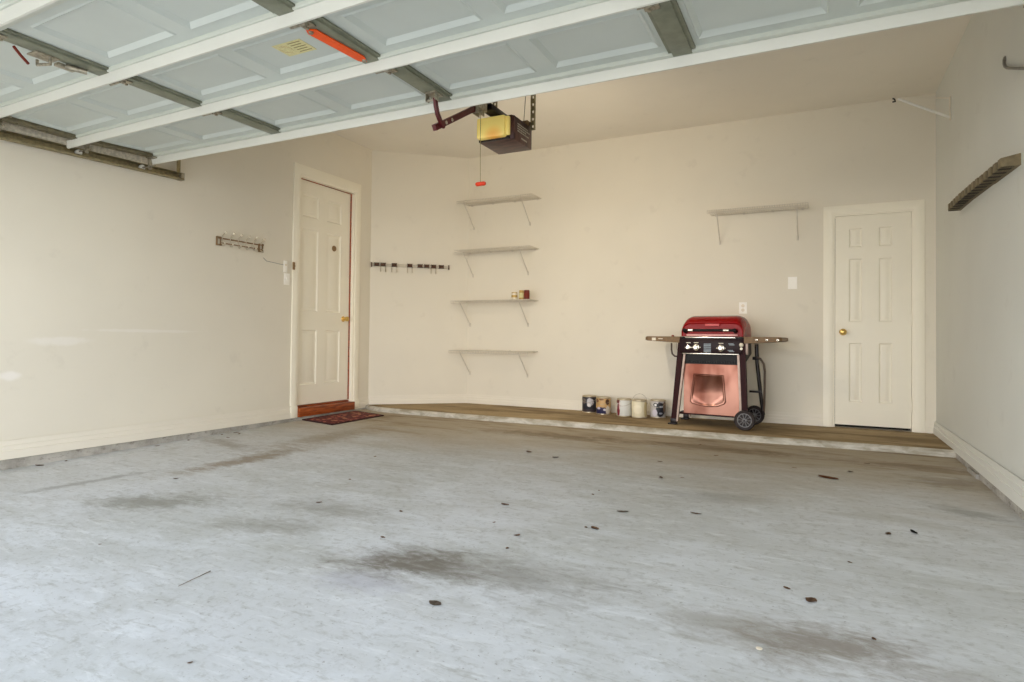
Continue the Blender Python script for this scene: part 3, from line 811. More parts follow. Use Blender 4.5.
for i in range(6):
    y = ya + .035 + (yb - ya - .07) * i / 5
    mb = MB(); mb.tube([(XL + .020, y, 1.705), (XL + .022, y, 1.755), (XL + .032, y, 1.785), (XL + .055, y, 1.802), (XL + .068, y, 1.806)], .005, 8)
    mb.tube([(XL + .020, y, 1.712), (XL + .035, y, 1.690), (XL + .055, y, 1.692), (XL + .062, y, 1.706)], .005, 8)
    hk = mb.build('hook', 'nickel', cr)
    mb = MB(); mb.lathe((XL + .066, y, 1.803), (.7, 0, .7), [(0, -.002), (.010, .002), (.0125, .010), (.009, .018), (0, .020)], 12)
    mb.build('hook_knob', 'porcelain', hk)
    mb = MB(); mb.lathe((XL + .062, y, 1.704), (0, 0, 1), [(0, 0), (.007, .002), (.009, .008), (.006, .014), (0, .016)], 12)
    mb.build('hook_knob', 'porcelain', hk)

# wall switch, opener button, bell wire
def plate(mb, c, n, w, h, t=.006):
    """cover plate centred at c on a wall with outward normal n"""
    n = V(n); u = V((0, 0, 1)).cross(n)
    R = Matrix((u, n, V((0, 0, 1)))).transposed()
    mb.box(V(c) + V((-w/2, -t/2, -h/2)), V(c) + V((w/2, t/2, h/2)), .002, rot=R)
    return mb
sw = thing('light_switch', 'white light switch plate just left of the house door', 'switch', (XL, -2.140, 1.40))
mb = MB(); plate(mb, (XL + .0035, -2.135, 1.455), (1, 0, 0), .075, .118); mb.build('cover_plate', 'white', sw)
mb = MB(); mb.box((XL + .006, -2.147, 1.445), (XL + .016, -2.139, 1.470), .002); mb.build('toggle', 'white', sw)
bt = thing('opener_button', 'narrow white door opener button above the light switch', 'switch', (XL, -2.160, 1.52))
mb = MB(); plate(mb, (XL + .0055, -2.158, 1.583), (1, 0, 0), .045, .118, .010); mb.build('button_case', 'white', bt)
mb = MB(); mb.lathe((XL + .0105, -2.158, 1.60), (1, 0, 0), [(.012, 0), (.012, .003), (.008, .004), (0, .004)], 14); mb.build('push_button', 'porcelain', bt)
mb = MB(); mb.tube([(XL + .003, -2.44, 1.640), (XL + .003, -2.40, 1.612), (XL + .003, -2.30, 1.606), (XL + .003, -2.18, 1.598)], .0026, 6)
tag(mb.build('bell_wire', 'greyrod'), 'thin grey wire from coat rack to opener button', 'wire')
mb = MB(); plate(mb, (-.701, -.0035, 1.209), (0, -1, 0), .076, .118)
ot = thing('wall_outlet', 'white outlet plate on the back wall just above the grill', 'outlet', (-.701, 0, 1.15)); mb.build('cover_plate', 'white', ot)
for z in (1.187, 1.231):
    mb = MB(); mb.lathe((-.701, -.0062, z), (0, -1, 0), [(.017, 0), (.017, .003), (.014, .004), (0, .004)], 18); mb.build('receptacle', 'porcelain', ot)
mb = MB(); plate(mb, (-.232, -.0035, 1.455), (0, -1, 0), .084, .122)
st = thing('light_switch', 'white switch plate on the back wall left of the closet door', 'switch', (-.232, 0, 1.39)); mb.build('cover_plate', 'white', st)
mb = MB(); mb.box((-.236, -.018, 1.443), (-.228, -.006, 1.467), .002); mb.build('toggle', 'white', st)

# ------------------------------------------------------------------ tool rail on the diagonal wall
def dg(s, out, z): 
    p = V((XL, YC, 0)) + dv * s + dn * out; return V((p.x, p.y, z))
Rd = Matrix((dv, dn, V((0, 0, 1)))).transposed()
def dbox(mb, s0, s1, o0, o1, z0, z1, bev=.002):
    c = dg((s0+s1)/2, (o0+o1)/2, (z0+z1)/2); d = V(((s1-s0)/2, (o1-o0)/2, (z1-z0)/2)); mb.box(c - d, c + d, bev, rot=Rd)
zr = 1.758
tl = thing('tool_rail', 'aluminium broom rail with dark grips on the slanted wall', 'tool rail', dg(.49, 0, zr - .02))
mb = MB(); dbox(mb, .020, .965, .0005, .014, zr - .017, zr + .017); mb.build('rail_strip', 'alu', tl)
for s in (.014, .971):
    mb = MB(); dbox(mb, s - .007, s + .007, .0005, .022, zr - .027, zr + .027); mb.build('end_cap', 'grip', tl)
def sd(x, y): return (V((x, y, 0)) - V((XL, YC, 0))).dot(dv)
gs = [sd(*p) for p in [(-4.887, -.757), (-4.828, -.706), (-4.726, -.616), (-4.583, -.49), (-4.488, -.406), (-4.426, -.352), (-4.361, -.295), (-4.287, -.230)]]
for i, s in enumerate(gs):
    mb = MB(); dbox(mb, s - .028, s + .028, .014, .050, zr - .016, zr + .022, .006); mb.build('grip', 'grip', tl)
    if i in (1, 2, 3, 6):
        for d in (-.030, .030):
            mb = MB(); a = s + d
            mb.tube([dg(a, .010, zr - .018), dg(a, .018, zr - .060), dg(a, .030, zr - .085), dg(a, .052, zr - .088), dg(a, .058, zr - .070)], .0045, 8); mb.build('hook', 'nickel', tl)

# ------------------------------------------------------------------ slotted racks on the right wall
def slot_rack(ya, yb, za, zb, label):
    """ya nearer the camera; comb of blocks with slots between; underside runs from za to zb"""
    t = thing('slotted_tool_rack', label, 'rack', (XR, (ya + yb) / 2, min(za, zb)), group='slotted racks along the right wall')
    zt = lambda y: za + (zb - za) * (y - ya) / (yb - ya)
    def tooth(mb, a, b, x0, h0, x1, h1):
        mb.loft([[V((XR - x0, y, zt(y))), V((XR - x1, y, zt(y))), V((XR - x1, y, zt(y) + h1)), V((XR - x0, y, zt(y) + h0))] for y in (a, b)])
    mb = MB(); tooth(mb, ya, yb, -.001, .064, .022, .060); mb.build('back_board', 'wood_rack', t)
    mb = MB(); tooth(mb, ya + .02, yb - .006, .0222, .052, .080, .042); mb.build('slot_shade_fill', 'slot_shade', t)  # added filler; shade inside the slots put into its dark colour
    n = 5; L = yb - ya; w = L / n
    for i in range(n):
        a = ya + i * w; b = a + w - .044
        mb = MB(); tooth(mb, a, b, .0215, .060, .088, .046); mb.build('tooth', 'wood_rack', t)
    return t
slot_rack(-2.655, -2.112, 1.820, 1.842, 'slotted brown wooden rack nearest the camera on right wall')
slot_rack(-2.104, -1.572, 1.846, 1.866, 'middle slotted brown wooden rack on the right wall')
slot_rack(-1.564, -1.100, 1.868, 1.874, 'slotted brown wooden rack nearest the closet door')

# white corner bracket and grey hook rod on the right wall
wb = thing('wall_bracket', 'white triangular bracket high on the right wall near the back corner', 'bracket', (XR, -.727, 2.70))
mb = MB(); mb.box((XR - .012, -.737, 2.690), (XR - .0005, -.717, 2.885), .002); mb.build('wall_plate', 'wall', wb)
mb = MB(); mb.tube([(XR - .008, -.727, 2.712), (.600, -.727, 2.925)], .0105, 10); mb.build('brace', 'whitebar', wb)
mb = MB(); mb.tube([(XR - .008, -.727, 2.872), (.600, -.727, 2.932)], .004, 8); mb.build('top_arm', 'wall', wb)
mb = MB(); mb.tube([(.560, -.727, 2.935), (.575, -.727, 2.925), (.580, -.727, 2.905), (.560, -.727, 2.905)], .007, 8); mb.build('hook_clip', 'soot', wb)['label'] = 'small black hook at the bracket tip'
hr = thing('wall_hook_rod', 'bent grey metal rod high on the right wall above the racks', 'hook', (XR, -2.36, 2.43))
mb = MB(); mb.lathe((XR, -2.352, 2.512), (-1, 0, 0), [(.020, 0), (.022, .003), (.014, .010), (0, .011)], 16); mb.build('base_plate', 'greyrod', hr)
mb = MB(); mb.tube([(XR - .006, -2.352, 2.512), (XR - .016, -2.40, 2.470), (XR - .022, -2.45, 2.435), (XR - .026, -2.52, 2.400), (XR - .03, -2.72, 2.318), (XR - .03, -2.90, 2.245)], .008, 10); mb.build('rod', 'greyrod', hr)

# ------------------------------------------------------------------ doormat
mt = thing('doormat', 'dark red patterned doormat in front of the house door', 'mat', (-4.64, -1.55, fz(-1.55)))
mc = [(-4.905, -1.925), (-4.378, -2.043), (-4.352, -1.249), (-4.885, -1.10)]
def mat_poly(s, z):
    cxx = sum(p[0] for p in mc) / 4; cyy = sum(p[1] for p in mc) / 4
    return [(cxx + (p[0]-cxx) * s, cyy + (p[1]-cyy) * s, fz(cyy + (p[1]-cyy) * s) + z) for p in mc]
mb = MB(); mb.loft([mat_poly(.93, .002), mat_poly(.93, .0125), mat_poly(.92, .0135)]); mb.build('mat_field', 'rug', mt)
mb = MB(); A = mat_poly(1, .0015); B = mat_poly(1, .010); C_ = mat_poly(.985, .0125); D_ = mat_poly(.93, .0125); E_ = mat_poly(.93, .0015)
mb.loft([A, B, C_, D_, E_], caps=False); mb.build('binding', 'rugedge', mt)

# ------------------------------------------------------------------ paint cans on the ledge
def paint_can(x, y, label, labelmat, lid='tin', bail=None, top=.19, r=.0805, lm_label=None):
    t = thing('paint_can', label, 'paint can', (x, y, HP), group='paint cans on the ledge')
    z = HP; mb = MB()
    mb.lathe((x, y, z), (0, 0, 1), [(0, .004), (r - .006, .004), (r - .001, 0), (r + .002, .003), (r, .008), (r, top - .012), (r + .002, top - .008), (r + .001, top - .003), (r - .003, top - .001)], 36)
    mb.build('can_body', 'tin', t)
    mb = MB(); mb.lathe((x, y, z), (0, 0, 1), [(r - .002, top - .002), (r - .006, top - .001), (r - .010, top - .007), (r - .016, top - .007), (r - .020, top - .004), (0, top - .004)], 36)
    mb.build('lid', lid, t)
    mb = MB(); mb.lathe((x, y, z), (0, 0, 1), [(r + .0006, .010), (r + .0012, .011), (r + .0012, top - .016), (r + .0006, top - .015)], 36)
    lb = mb.build('paper_label', labelmat, t)
    for sx in (-1, 1):
        mb = MB(); mb.lathe((x + sx * (r + .001), y, z + top * .80), (sx, 0, 0), [(.010, 0), (.010, .003), (.005, .006), (0, .006)], 12); mb.build('handle_ear', 'tin', t)
    pts = []
    for i in range(15):
        a = PI * i / 14; px = math.cos(a) * (r + .004); h = math.sin(a) * (r + .012)
        if bail == 'up': pts.append((x + px, y + .015 * math.sin(a), z + top * .80 + h * 1.05))
        else: pts.append((x + px, y - h * .98, z + top * .80 - .018 * math.sin(a) - .02 * math.sin(a) ** 2))
    mb = MB(); mb.tube(pts, .0018, 6); mb.build('wire_handle', 'steel', t)
    return t
def blobs(name, bg, *b): return label_mat(name, bg, b)
# label materials are drawn in the label's own object space, can centre at x = 0
L1 = blobs('navy_black_label', rgb(34, 34, 44), (.03, .12, .035, .05, rgb(186, 182, 186), .9), (-.04, .13, .03, .03, rgb(96, 84, 80), .9), (.0, .025, .09, .018, rgb(60, 52, 58), .4), (.02, .085, .02, .02, rgb(220, 214, 210), .7))
L2 = blobs('tan_navy_label', rgb(196, 158, 104), (0, .04, .085, .045, rgb(46, 44, 78), .5), (-.03, .07, .02, .014, rgb(190, 180, 200), .8), (.04, .055, .02, .012, rgb(210, 204, 214), .8), (-.05, .15, .02, .02, rgb(96, 58, 34), .8), (.06, .14, .016, .035, rgb(84, 50, 34), .6), (0, .165, .03, .008, rgb(110, 70, 40), .5), (.065, .05, .018, .05, rgb(206, 196, 180), .3))
L3 = blobs('white_crimson_label', rgb(216, 216, 210), (-.045, .07, .020, .075, rgb(128, 34, 48), .5), (-.05, .16, .03, .02, rgb(104, 46, 44), .5), (-.030, .12, .007, .05, rgb(226, 196, 196), .4))
L4 = blobs('cream_label', rgb(226, 216, 186), (.0, .09, .05, .05, rgb(236, 226, 198), .6), (.075, .09, .012, .09, rgb(204, 186, 138), .3))
L5 = blobs('white_black_label', rgb(198, 192, 188), (.040, .09, .045, .085, rgb(28, 30, 40), .5), (-.01, .14, .022, .022, rgb(26, 26, 32), .3), (-.008, .138, .014, .014, rgb(226, 222, 220), .3), (-.015, .055, .030, .038, rgb(214, 208, 216), .5), (.05, .12, .018, .010, rgb(190, 196, 206), .6), (.045, .05, .016, .01, rgb(150, 156, 170), .6), (.075, .12, .010, .06, rgb(120, 96, 76), .3))
paint_can(-2.333, -.108, 'paint can with a black and grey label, leftmost on the ledge', L1)
paint_can(-2.138, -.195, 'paint can with a tan and navy label, second from the left', L2)
paint_can(-1.887, -.245, 'white paint can with a crimson streak', L3)
paint_can(-1.713, -.272, 'cream paint can with a raised wire handle', L4, bail='up')
paint_can(-1.538, -.170, 'paint can with a white and black label, closest to the grill', L5)

# ------------------------------------------------------------------ gas grill (local axes; x right, y back, turned a little)
GR = thing('gas_grill', 'red-lidded gas grill on a wheeled cart by the back wall', 'grill', (-.940, -.420, HP), rz=math.radians(-4.8))
def G(mb, name, mat, parent=None, lab=None):
    o = mb.build(name, mat, parent or GR)
    if lab: o['label'] = lab
    return o
def leg(mb, xt, xb, y, zt, zb, w=.050, d=.040):
    mb.loft([[V((xb - w/2, y - d/2, zb)), V((xb + w/2, y - d/2, zb)), V((xb + w/2, y + d/2, zb)), V((xb - w/2, y + d/2, zb))],
             [V((xt - w/2, y - d/2, zt)), V((xt + w/2, y - d/2, zt)), V((xt + w/2, y + d/2, zt)), V((xt - w/2, y + d/2, zt))]])
yf, yr = -.230, .220
for (xt, xb, y, zb, foot) in ((-.245, -.318, yf, .012, 1), (.325, .352, yf, .10, 0), (-.245, -.318, yr, .012, 1)):
    mb = MB(); leg(mb, xt, xb, y, .845, zb)
    l = G(mb, 'leg', 'redpanel')
    s = 1 if xt < 0 else -1
    mb = MB(); leg(mb, xt + s * .034, xb + s * .034, y, .70, zb + .02, .020, .034); G(mb, 'leg_edge', 'greyedge', l)
    if foot:
        mb = MB(); mb.box((xb - .050, y - .040, 0), (xb + .034, y + .035, .014), .005); mb.box((xb - .028, y - .024, .010), (xb + .028, y + .024, .06), .004); G(mb, 'foot', 'blacksteel', l)
# firebox and control panel
mb = MB(); mb.loft([[V((sx * .235 + .04, sy * .175 - .0, .60)) for sx, sy in ((-1, -1), (1, -1), (1, 1), (-1, 1))], [V((sx * .285 + .04, sy * .22 - .0, .70)) for sx, sy in ((-1, -1), (1, -1), (1, 1), (-1, 1))], [V((sx * .285 + .04, sy * .22, .862)) for sx, sy in ((-1, -1), (1, -1), (1, 1), (-1, 1))]])
G(mb, 'firebox', 'black')
mb = MB(); mb.box((-.262, -.262, .700), (.330, -.205, .842), .008); cp = G(mb, 'control_panel', 'redpanel'); cp.data.materials[0] = plain('black_maroon_fascia', rgb(34, 10, 13), .4, 0, spec=.2)
mb = MB(); mb.box((-.230, -.268, .696), (.300, -.258, .706), .003); mb.box((-.20, -.266, .850), (.27, -.235, .864), .004); G(mb, 'silver_trim', 'chrome', cp)
for (x, z, r) in ((-.170, .760, .026), (-.095, .762, .034), (.138, .758, .034)):
    mb = MB(); mb.lathe((x, -.262, z), (0, -1, 0), [(r, 0), (r, .006), (r * .86, .012), (r * .62, .014), (r * .58, .030), (r * .45, .034), (0, .034)], 24)
    kb = G(mb, 'control_knob', 'chrome', cp)
    mb = MB(); mb.box((x - r * 1.25, -.265, z - .006), (x + r * 1.25, -.2625, z + .004), .001); mb.box((x - .022, -.2645, z + .042), (x + .022, -.262, z + .048)); G(mb, 'knob_marks', 'porcelain', kb)
mb = MB()
for z in (.795, .780, .765, .748, .735, .722): mb.box((-.022, -.2645, z - .005), (.045, -.262, z + .004))
for (a, z) in ((.205, .800), (.212, .790), (.200, .738), (.210, .728)): mb.box((a, -.2645, z - .004), (a + .048, -.262, z + .003))
G(mb, 'printed_marks', 'blueprint', cp)
mb = MB(); mb.lathe((.322, -.262, .790), (0, -1, 0), [(.020, 0), (.020, .004), (.014, .008), (0, .008)], 18); mb.lathe((.322, -.262, .755), (0, -1, 0), [(.013, 0), (.013, .004), (0, .005)], 14); G(mb, 'igniter_button', 'nickel', cp)
mb = MB()
for i in range(22): mb.box((-.225 + i * .0235, -.232, .612), (-.214 + i * .0235, -.222, .622 + .010 * (i % 3)))
mb.box((-.235, -.222, .600), (.300, -.212, .700)); G(mb, 'fringe_gap_shade', 'black')  # black plate and fringe; shadow of the gap put into their shape
# front cart panel, embossed
mb = MB()
px0, px1, pz0, pz1 = -.225, .295, .118, .602
yp = -.216
outer = []; N = 48
def emboss(sc):
    pts = []
    key = [(-.130, .500), (-.128, .505), (.150, .500), (.158, .490), (.172, .32), (.178, .245), (.165, .225), (.10, .195), (.02, .188), (-.06, .193), (-.15, .215), (-.165, .235), (-.158, .30)]
    c = V((.01, 0, .35))
    for x, z in key: pts.append((.01 + (x - .01) * sc, .35 + (z - .35) * sc))
    return pts
P0, P1, P2, P3 = emboss(1.0), emboss(.95), emboss(.91), emboss(.84)
def ringpts(P, y): return [V((x, y, z)) for x, z in P]
mb.loft([ringpts(P0, yp), ringpts(P1, yp - .008), ringpts(P2, yp - .008), ringpts(P3, yp + .0)], caps=False)
mb.quad  # inner field
bm = mb.bm
f = bm.faces.new([bm.verts.new(p) for p in ringpts(P3, yp + .0)])
# surrounding sheet as a fan from the outline to the rectangle
rect = []
for (x, z) in P0:
    dx, dz = x - .01, z - .35
    t = min((px1 - .01) / dx if dx > 1e-6 else ((px0 - .01) / dx if dx < -1e-6 else 1e9), (pz1 - .35) / dz if dz > 1e-6 else ((pz0 - .35) / dz if dz < -1e-6 else 1e9))
    rect.append((.01 + dx * t, .35 + dz * t))
n = len(P0)
corners = [(px0, pz0), (px1, pz0), (px1, pz1), (px0, pz1)]
for i in range(n):
    a, b = rect[i], rect[(i+1) % n]; p = [V((P0[i][0], yp, P0[i][1])), V((P0[(i+1) % n][0], yp, P0[(i+1) % n][1])), V((b[0], yp, b[1]))]
    mid = [c for c in corners if (abs(a[0]-c[0]) < 1e-4 and abs(b[1]-c[1]) < 1e-4) or (abs(a[1]-c[1]) < 1e-4 and abs(b[0]-c[0]) < 1e-4)]
    if mid and not (abs(a[0]-b[0]) < 1e-4 or abs(a[1]-b[1]) < 1e-4): p.append(V((mid[0][0], yp, mid[0][1])))
    p.append(V((a[0], yp, a[1]))); bm.faces.new([bm.verts.new(q) for q in p])
mb.box((px0, yp + .0005, pz0), (px1, yp + .012, pz1))
G(mb, 'front_panel', 'copper', None, 'copper-toned embossed steel panel')
mb = MB(); mb.box((-.29, -.19, .10), (.33, .20, .118), .003); G(mb, 'bottom_shelf', 'redpanel')
# lid: rounded box lofted front to back
def lid_ring(y, sx, h, zb=.868, cxx=.045, hw=.290, rc=.11):
    w = hw * sx; pts = []
    r = min(rc, h * .75)
    pts.append(V((cxx - w, y, zb))); 
    for i in range(7):
        a = PI - i / 6 * PI / 2; pts.append(V((cxx - w + r * .8 + r * .8 * math.cos(a), y, zb + h - r + r * math.sin(a))))
    for i in range(7):
        a = PI / 2 - i / 6 * PI / 2; pts.append(V((cxx + w - r * .8 + r * .8 * math.cos(a), y, zb + h - r + r * math.sin(a))))
    pts.append(V((cxx + w, y, zb)))
    return pts
mb = MB(); mb.loft([lid_ring(-.228, .965, .118), lid_ring(-.238, .985, .126), lid_ring(-.236, 1.0, .140), lid_ring(-.205, 1.0, .170), lid_ring(-.15, 1.0, .192), lid_ring(-.06, 1.0, .205), lid_ring(.06, 1.0, .203), lid_ring(.14, 1.0, .18), lid_ring(.19, .98, .14), lid_ring(.205, .95, .09)])
lid = G(mb, 'lid', 'red', None, 'glossy red hood')
mb = MB(); mb.box((-.015, -.254, .966), (.118, -.236, .990), .003)
bd = G(mb, 'name_badge', 'badge', lid, 'pale pink badge')
mb = MB(); mb.cyl((-.190, -.290, .926), (.265, -.290, .926), .0125, seg=14)
hd = G(mb, 'handle', 'black', lid)
for x in (-.205, .265):
    mb = MB(); mb.tube([(x, -.232, .915), (x, -.270, .926), (x, -.290, .926)], [.020, .017, .016], 12); mb.lathe((x - .012, -.290, .926), (1, 0, 0), [(0, 0), (.016, .002), (.018, .012), (.016, .022), (0, .024)], 14); G(mb, 'handle_post', 'black', hd)
for a, b in ((-.165, -.120), (.165, .215)):
    mb = MB(); mb.cyl((a, -.290, .926), (b, -.290, .926), .0145, seg=14); G(mb, 'handle_band', 'chrome', hd)
mb = MB(); mb.box((-.195, -.246, .872), (.285, -.232, .890), .005); G(mb, 'lid_edge_reflection', 'badge', lid); lid.children[-1].data.materials[0] = plain('red_reflection', rgb(214, 84, 84), .25)  # strip whose bright red paints the reflection along the lid's lower edge
# side tables
def table(x_in, x_out, sgn):
    mb = MB(); zt = .866
    A = [V((x_in, yf - .03, zt - .062)), V((x_in, yf - .03, zt)), V((x_in, yr, zt)), V((x_in, yr, zt - .062))]
    B = [V((x_out - sgn * .03, yf - .03, zt - .044)), V((x_out - sgn * .03, yf - .03, zt)), V((x_out - sgn * .03, yr, zt)), V((x_out - sgn * .03, yr, zt - .044))]
    Cc = [V((x_out, yf + .0, zt - .036)), V((x_out, yf + .0, zt - .006)), V((x_out, yr - .03, zt - .006)), V((x_out, yr - .03, zt - .036))]
    mb.loft([A, B, Cc]); return mb
tL = G(table(-.255, -.612, -1), 'side_table', 'taupe'); tR = G(table(.345, .668, 1), 'side_table', 'taupe')
mb = MB(); mb.box((-.535, yf - .034, .824), (-.495, yf - .029, .852), .001); mb.box((-.470, yf - .034, .838), (-.425, yf - .029, .846), .001); G(mb, 'table_label', 'porcelain', tL)
mb = MB(); mb.lathe((-.372, -.10, .857), (0, 0, 1), [(.014, 0), (.014, .016), (.010, .024), (0, .025)], 14); G(mb, 'table_bolt', 'redcord', tL)
for x in (.455, .545, .635):
    mb = MB(); mb.tube([(x, yf - .032, .826), (x, yf - .045, .830), (x, yf - .046, .842)], .006, 8); mb.lathe((x, yf - .030, .838), (0, -1, 0), [(.010, 0), (.010, .006), (0, .008)], 12); G(mb, 'tool_hook', 'chrome', tR)
# towel bar loop and thin igniter wire under the left table
mb = MB(); mb.tube([(-.378, -.12, .80), (-.378, -.12, .735), (-.370, -.12, .690), (-.345, -.12, .668), (-.30, -.12, .664), (-.25, -.12, .664)], .0085, 10); G(mb, 'gas_pipe', 'hose')
mb = MB(); mb.tube([(-.335, -.10, .80), (-.330, -.10, .74), (-.305, -.10, .70), (-.27, -.10, .69)], .003, 6); G(mb, 'igniter_wire', 'alu')
# wheels on an axle running front to back at the right end
mb = MB(); mb.cyl((.357, -.30, .0935), (.357, .245, .0935), .009, seg=12); ax = G(mb, 'axle', 'blacksteel')
for yw in (-.272, .222):
    mb = MB(); R = .0925; c = V((.357, yw, .0935))
    mb.lathe(c, (0, -1, 0), [(R * .70, -.020), (R * .95, -.022), (R, -.014), (R, .014), (R * .95, .022), (R * .70, .020), (R * .68, .0), (R * .70, -.020)], 40)
    wh = G(mb, 'wheel', 'rubber')
    mb = MB(); mb.lathe(c, (0, -1, 0), [(0, -.012), (R * .7, -.012), (R * .7, .006), (0, .006)], 32); G(mb, 'wheel_disc', 'blacksteel', wh)
    mb = MB(); mb.lathe(c, (0, -1, 0), [(R * .70, .006), (R * .70, .019), (R * .63, .019), (R * .63, .006)], 32); mb.lathe(c, (0, -1, 0), [(R * .22, .006), (R * .22, .022), (R * .12, .026), (0, .026)], 20)
    for k in range(5):
        a = 2 * PI * k / 5 + .3; d = V((math.cos(a), 0, math.sin(a))); p = V((-math.sin(a), 0, math.cos(a)))
        for s in (-1, 1): mb.cyl(c + d * R * .18 + p * s * R * .05 + V((0, -.012, 0)), c + d * R * .66 + p * s * R * .20 + V((0, -.012, 0)), .0048, seg=6)
    G(mb, 'wheel_spokes', 'hub', wh)
# tank post and hose on the right side
mb = MB(); mb.tube([(.395, .10, .80), (.40, .10, .62), (.425, .12, .36), (.452, .14, .11)], .018, 10); mb.box((.33, .085, .325), (.44, .115, .345), .003); mb.box((.36, .08, .645), (.42, .12, .675), .004); G(mb, 'tank_bracket', 'blacksteel')
mb = MB(); mb.tube([(.40, .06, .672), (.435, .06, .660), (.468, .06, .610), (.478, .06, .54), (.474, .07, .36), (.470, .09, .22), (.462, .11, .150)], .010, 10); G(mb, 'gas_hose', 'hose')
mb = MB(); mb.box((.345, -.235, .70), (.375, -.19, .845), .005); G(mb, 'side_bracket', 'greyedge')

# ------------------------------------------------------------------ debris on the floor
def leaf_mesh(L, W, seed, curl=.3):
    r = random.Random(seed); mb = MB(); n = 7; rows = []
    for i in range(n + 1):
        t = i / n; w = W * math.sin(PI * min(1, t * .95 + .03)) ** .8 * (1 + r.uniform(-.18, .18))
        z = curl * L * .22 * (t - .5) ** 2 * 4
        y = (t - .5) * L
        rows.append([mb.bm.verts.new(V((-w / 2, y, z + curl * W * .35))), mb.bm.verts.new(V((0, y, z))), mb.bm.verts.new(V((w / 2, y, z + curl * W * .3)))])
    fs = []
    for A, B in zip(rows, rows[1:]):
        for k in range(2): fs.append(mb.bm.faces.new((A[k], A[k+1], B[k+1], B[k])))
    r2 = bmesh.ops.solidify(mb.bm, geom=fs, thickness=.0012)
    zmin = min(v.co.z for v in mb.bm.verts)
    for v in mb.bm.verts: v.co.z -= zmin
    return mb
def put(o, x, y, rz): o.location = (x, y, fz(y) + .0015); o.rotation_euler = (math.atan(FS), 0, rz); return o
def debris(name, mb, mat, x, y, rz, label, cat, group=None):
    o = mb.build(name, mat, None, weld=False, origin=(0, 0, 0)); put(o, x, y, rz); return tag(o, label, cat, group)
debris('dry_leaf', leaf_mesh(.130, .075, 1, .12), 'leaf', .06, -2.215, 1.15, 'largest brown dry leaf, on the floor in front of the closet door', 'leaf')
debris('leaf_scrap', leaf_mesh(.040, .046, 5, .15), 'leafdark', -.021, -4.324, 1.2, 'squarish brown leaf scrap alone on the near right floor', 'leaf')
debris('black_scrap', leaf_mesh(.060, .026, 8, .3), 'soot', .413, -3.27, .3, 'small black scrap on the floor toward the right wall', 'scrap')
debris('dark_leaf', leaf_mesh(.058, .022, 9, .2), 'leafdark', -.575, -3.437, 1.5, 'thin dark leaf in the middle of the floor', 'leaf')
debris('grey_leaf', leaf_mesh(.070, .030, 10, .1), 'leafgrey', -.928, -3.579, 2.1, 'narrow grey-brown leaf on the centre floor', 'leaf')
debris('crumpled_leaf', leaf_mesh(.055, .036, 11, .1), 'leafgrey', -1.204, -4.955, 1.4, 'grey crumpled leaf on the near floor below the dark oil stain', 'leaf')
mb = MB(); mb.lathe((0, 0, 0), (0, 0, 1), [(0, 0), (.009, .001), (.010, .003), (.007, .004), (0, .004)], 9)
debris('white_chip', mb, 'porcelain', -.158, -4.772, 0, 'tiny white chip on the near floor beside the brown stain', 'chip')
mb = MB(); mb.tube([(.008, -.075, .002), (.001, -.02, .003), (-.006, .02, .002), (-.012, .076, .003)], [.0008, .0014, .0013, .002], 6)
debris('twig', mb, 'leafgrey', -2.138, -5.20, 0, 'thin dark twig on the near left floor', 'twig')
base = None
spots = [(-2.481, -4.191, 1), (-1.974, -4.12, .7), (-1.801, -4.489, .9), (-1.449, -4.058, .6), (-1.545, -3.751, 1.3), (-1.261, -4.18, 1.1), (-1.225, -4.354, .7), (-.969, -3.915, 1.3), (-1.013, -3.921, .7),
         (-.921, -2.725, 1.1), (-.798, -2.661, .7), (-1.04, -2.234, .9), (-.705, -1.814, 1.2), (-1.181, -3.33, .8), (-1.178, -3.227, .6), (-.103, -4.251, .9), (.158, -4.543, .6), (.12, -3.847, .7),
         (-2.86, -5.138, .5), (-3.691, -4.199, 1.1), (-4.87, -3.263, 1.0), (-4.88, -4.394, 1.8), (-4.88, -4.225, .9), (-4.86, -3.55, 1.0), (-4.84, -2.80, 1.5), (-4.76, -2.836, 1.3), (-4.68, -3.018, 1.1), (-4.86, -2.938, .9),
         (-1.614, -5.599, .5), (-2.686, -3.705, .8), (-3.005, -3.063, .9), (-.895, -1.397, 1.0), (-2.05, -2.35, 1.5), (-1.78, -2.45, 1.5), (.32, -1.60, 1.2), (.20, -1.95, .9), (-.15, -2.0, 1.0), (.30, -3.35, 1.0)]
for i, (x, y, s) in enumerate(spots):
    s *= random.uniform(.85, 1.15)
    if base is None:
        base = debris('leaf_fragment', leaf_mesh(.036, .022, 21, .25), 'leafdark', x, y, random.uniform(0, 6), 'tiny brown leaf fragment among the scattered bits on the concrete floor', 'leaf', 'leaf fragments scattered on the floor'); base.scale = (s, s, s); continue
    o = base.copy(); COL.objects.link(o); put(o, x, y, random.uniform(0, 6)); o.scale = (s, s, s)

# ------------------------------------------------------------------ light: open sky through the doorway, sun behind the house, opener bulb
w = bpy.data.worlds.new('sky'); SC.world = w; w.use_nodes = True
nt = w.node_tree; bg = nt.nodes['Background']
tc = nt.nodes.new('ShaderNodeTexCoord'); sp = nt.nodes.new('ShaderNodeSeparateXYZ'); nt.links.new(tc.outputs['Generated'], sp.inputs[0])
cr_ = nt.nodes.new('ShaderNodeValToRGB'); nt.links.new(sp.outputs['Z'], cr_.inputs[0])
cr_.color_ramp.elements[0].position = 0.0; cr_.color_ramp.elements[0].color = (1.0, .97, .92, 1)
cr_.color_ramp.elements[1].position = .75; cr_.color_ramp.elements[1].color = (.13, .16, .20, 1)
e_ = cr_.color_ramp.elements.new(.22); e_.color = (.64, .67, .72, 1)
nt.links.new(cr_.outputs[0], bg.inputs[0]); bg.inputs[1].default_value = 6.5

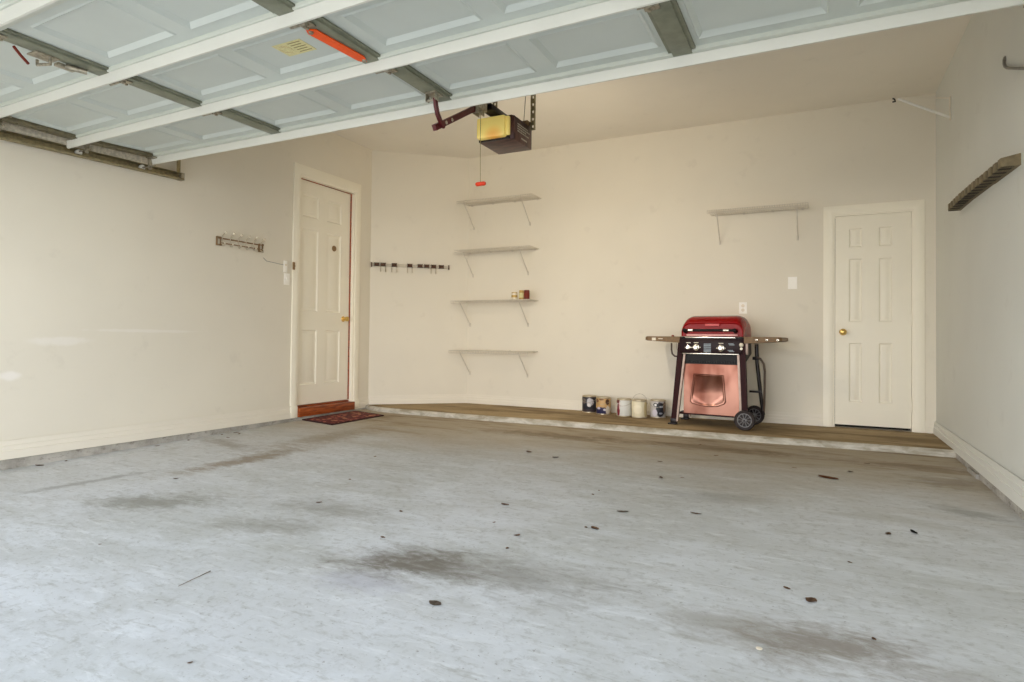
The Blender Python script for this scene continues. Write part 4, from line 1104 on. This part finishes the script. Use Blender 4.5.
sun = bpy.data.lights.new('sun', 'SUN'); sun.energy = 6.0; sun.angle = math.radians(2); sun.color = (1, .95, .86)
so = bpy.data.objects.new('sun', sun); COL.objects.link(so)
so.rotation_euler = V((.25, -.55, -1)).to_track_quat('-Z', 'Y').to_euler()   # from behind the house onto the driveway
so.location = (0, 6, 10)

pl = bpy.data.lights.new('opener_bulb', 'SPOT'); pl.energy = 80; pl.color = (1.0, .85, .65); pl.shadow_soft_size = .08
pl.spot_size = math.radians(150); pl.spot_blend = 1.0
po = bpy.data.objects.new('opener_bulb', pl); COL.objects.link(po); po.location = (-1.99, -2.73, 2.27)
po.rotation_euler = V((-.24, 1, -.22)).to_track_quat('-Z', 'Y').to_euler()

# portal that helps the renderer find the doorway
al = bpy.data.lights.new('doorway_portal', 'AREA'); al.shape = 'RECTANGLE'; al.size = OX1 - OX0; al.size_y = OZ + .1; al.cycles.is_portal = True
ao = bpy.data.objects.new('doorway_portal', al); COL.objects.link(ao); ao.location = ((OX0 + OX1) / 2, YF - TH - .02, (OZ - .1) / 2); ao.rotation_euler = (PI / 2, 0, 0)

# ------------------------------------------------------------------ camera
cam = bpy.data.cameras.new('camera'); co = bpy.data.objects.new('camera', cam); COL.objects.link(co); SC.camera = co
F, CY = 614.107, 328.129
yaw, pit, rol = (math.radians(a) for a in (-26.507, 1.026, 0.638))
f = V((math.sin(yaw) * math.cos(pit), math.cos(yaw) * math.cos(pit), math.sin(pit))); rt = V((math.cos(yaw), -math.sin(yaw), 0)); up = rt.cross(f)
r2 = rt * math.cos(rol) + up * math.sin(rol); u2 = -rt * math.sin(rol) + up * math.cos(rol)
m = Matrix((r2, u2, -f)).transposed().to_4x4(); m.translation = V((0, -6.786, .858)); co.matrix_world = m
cam.sensor_width = 36; cam.sensor_fit = 'HORIZONTAL'; cam.lens = F * 36 / 1024; cam.shift_y = -(341 - CY) / 1024
cam.clip_start = .02; cam.clip_end = 200

SC.view_settings.view_transform = 'Standard'; SC.view_settings.look = 'None'; SC.view_settings.gamma = 1; SC.view_settings.use_curve_mapping = False
SC.view_settings.exposure = 0.09
SC.cycles.use_denoising = True; SC.cycles.max_bounces = 16; SC.cycles.diffuse_bounces = 10; SC.cycles.glossy_bounces = 4
SC.cycles.sample_clamp_indirect = 8
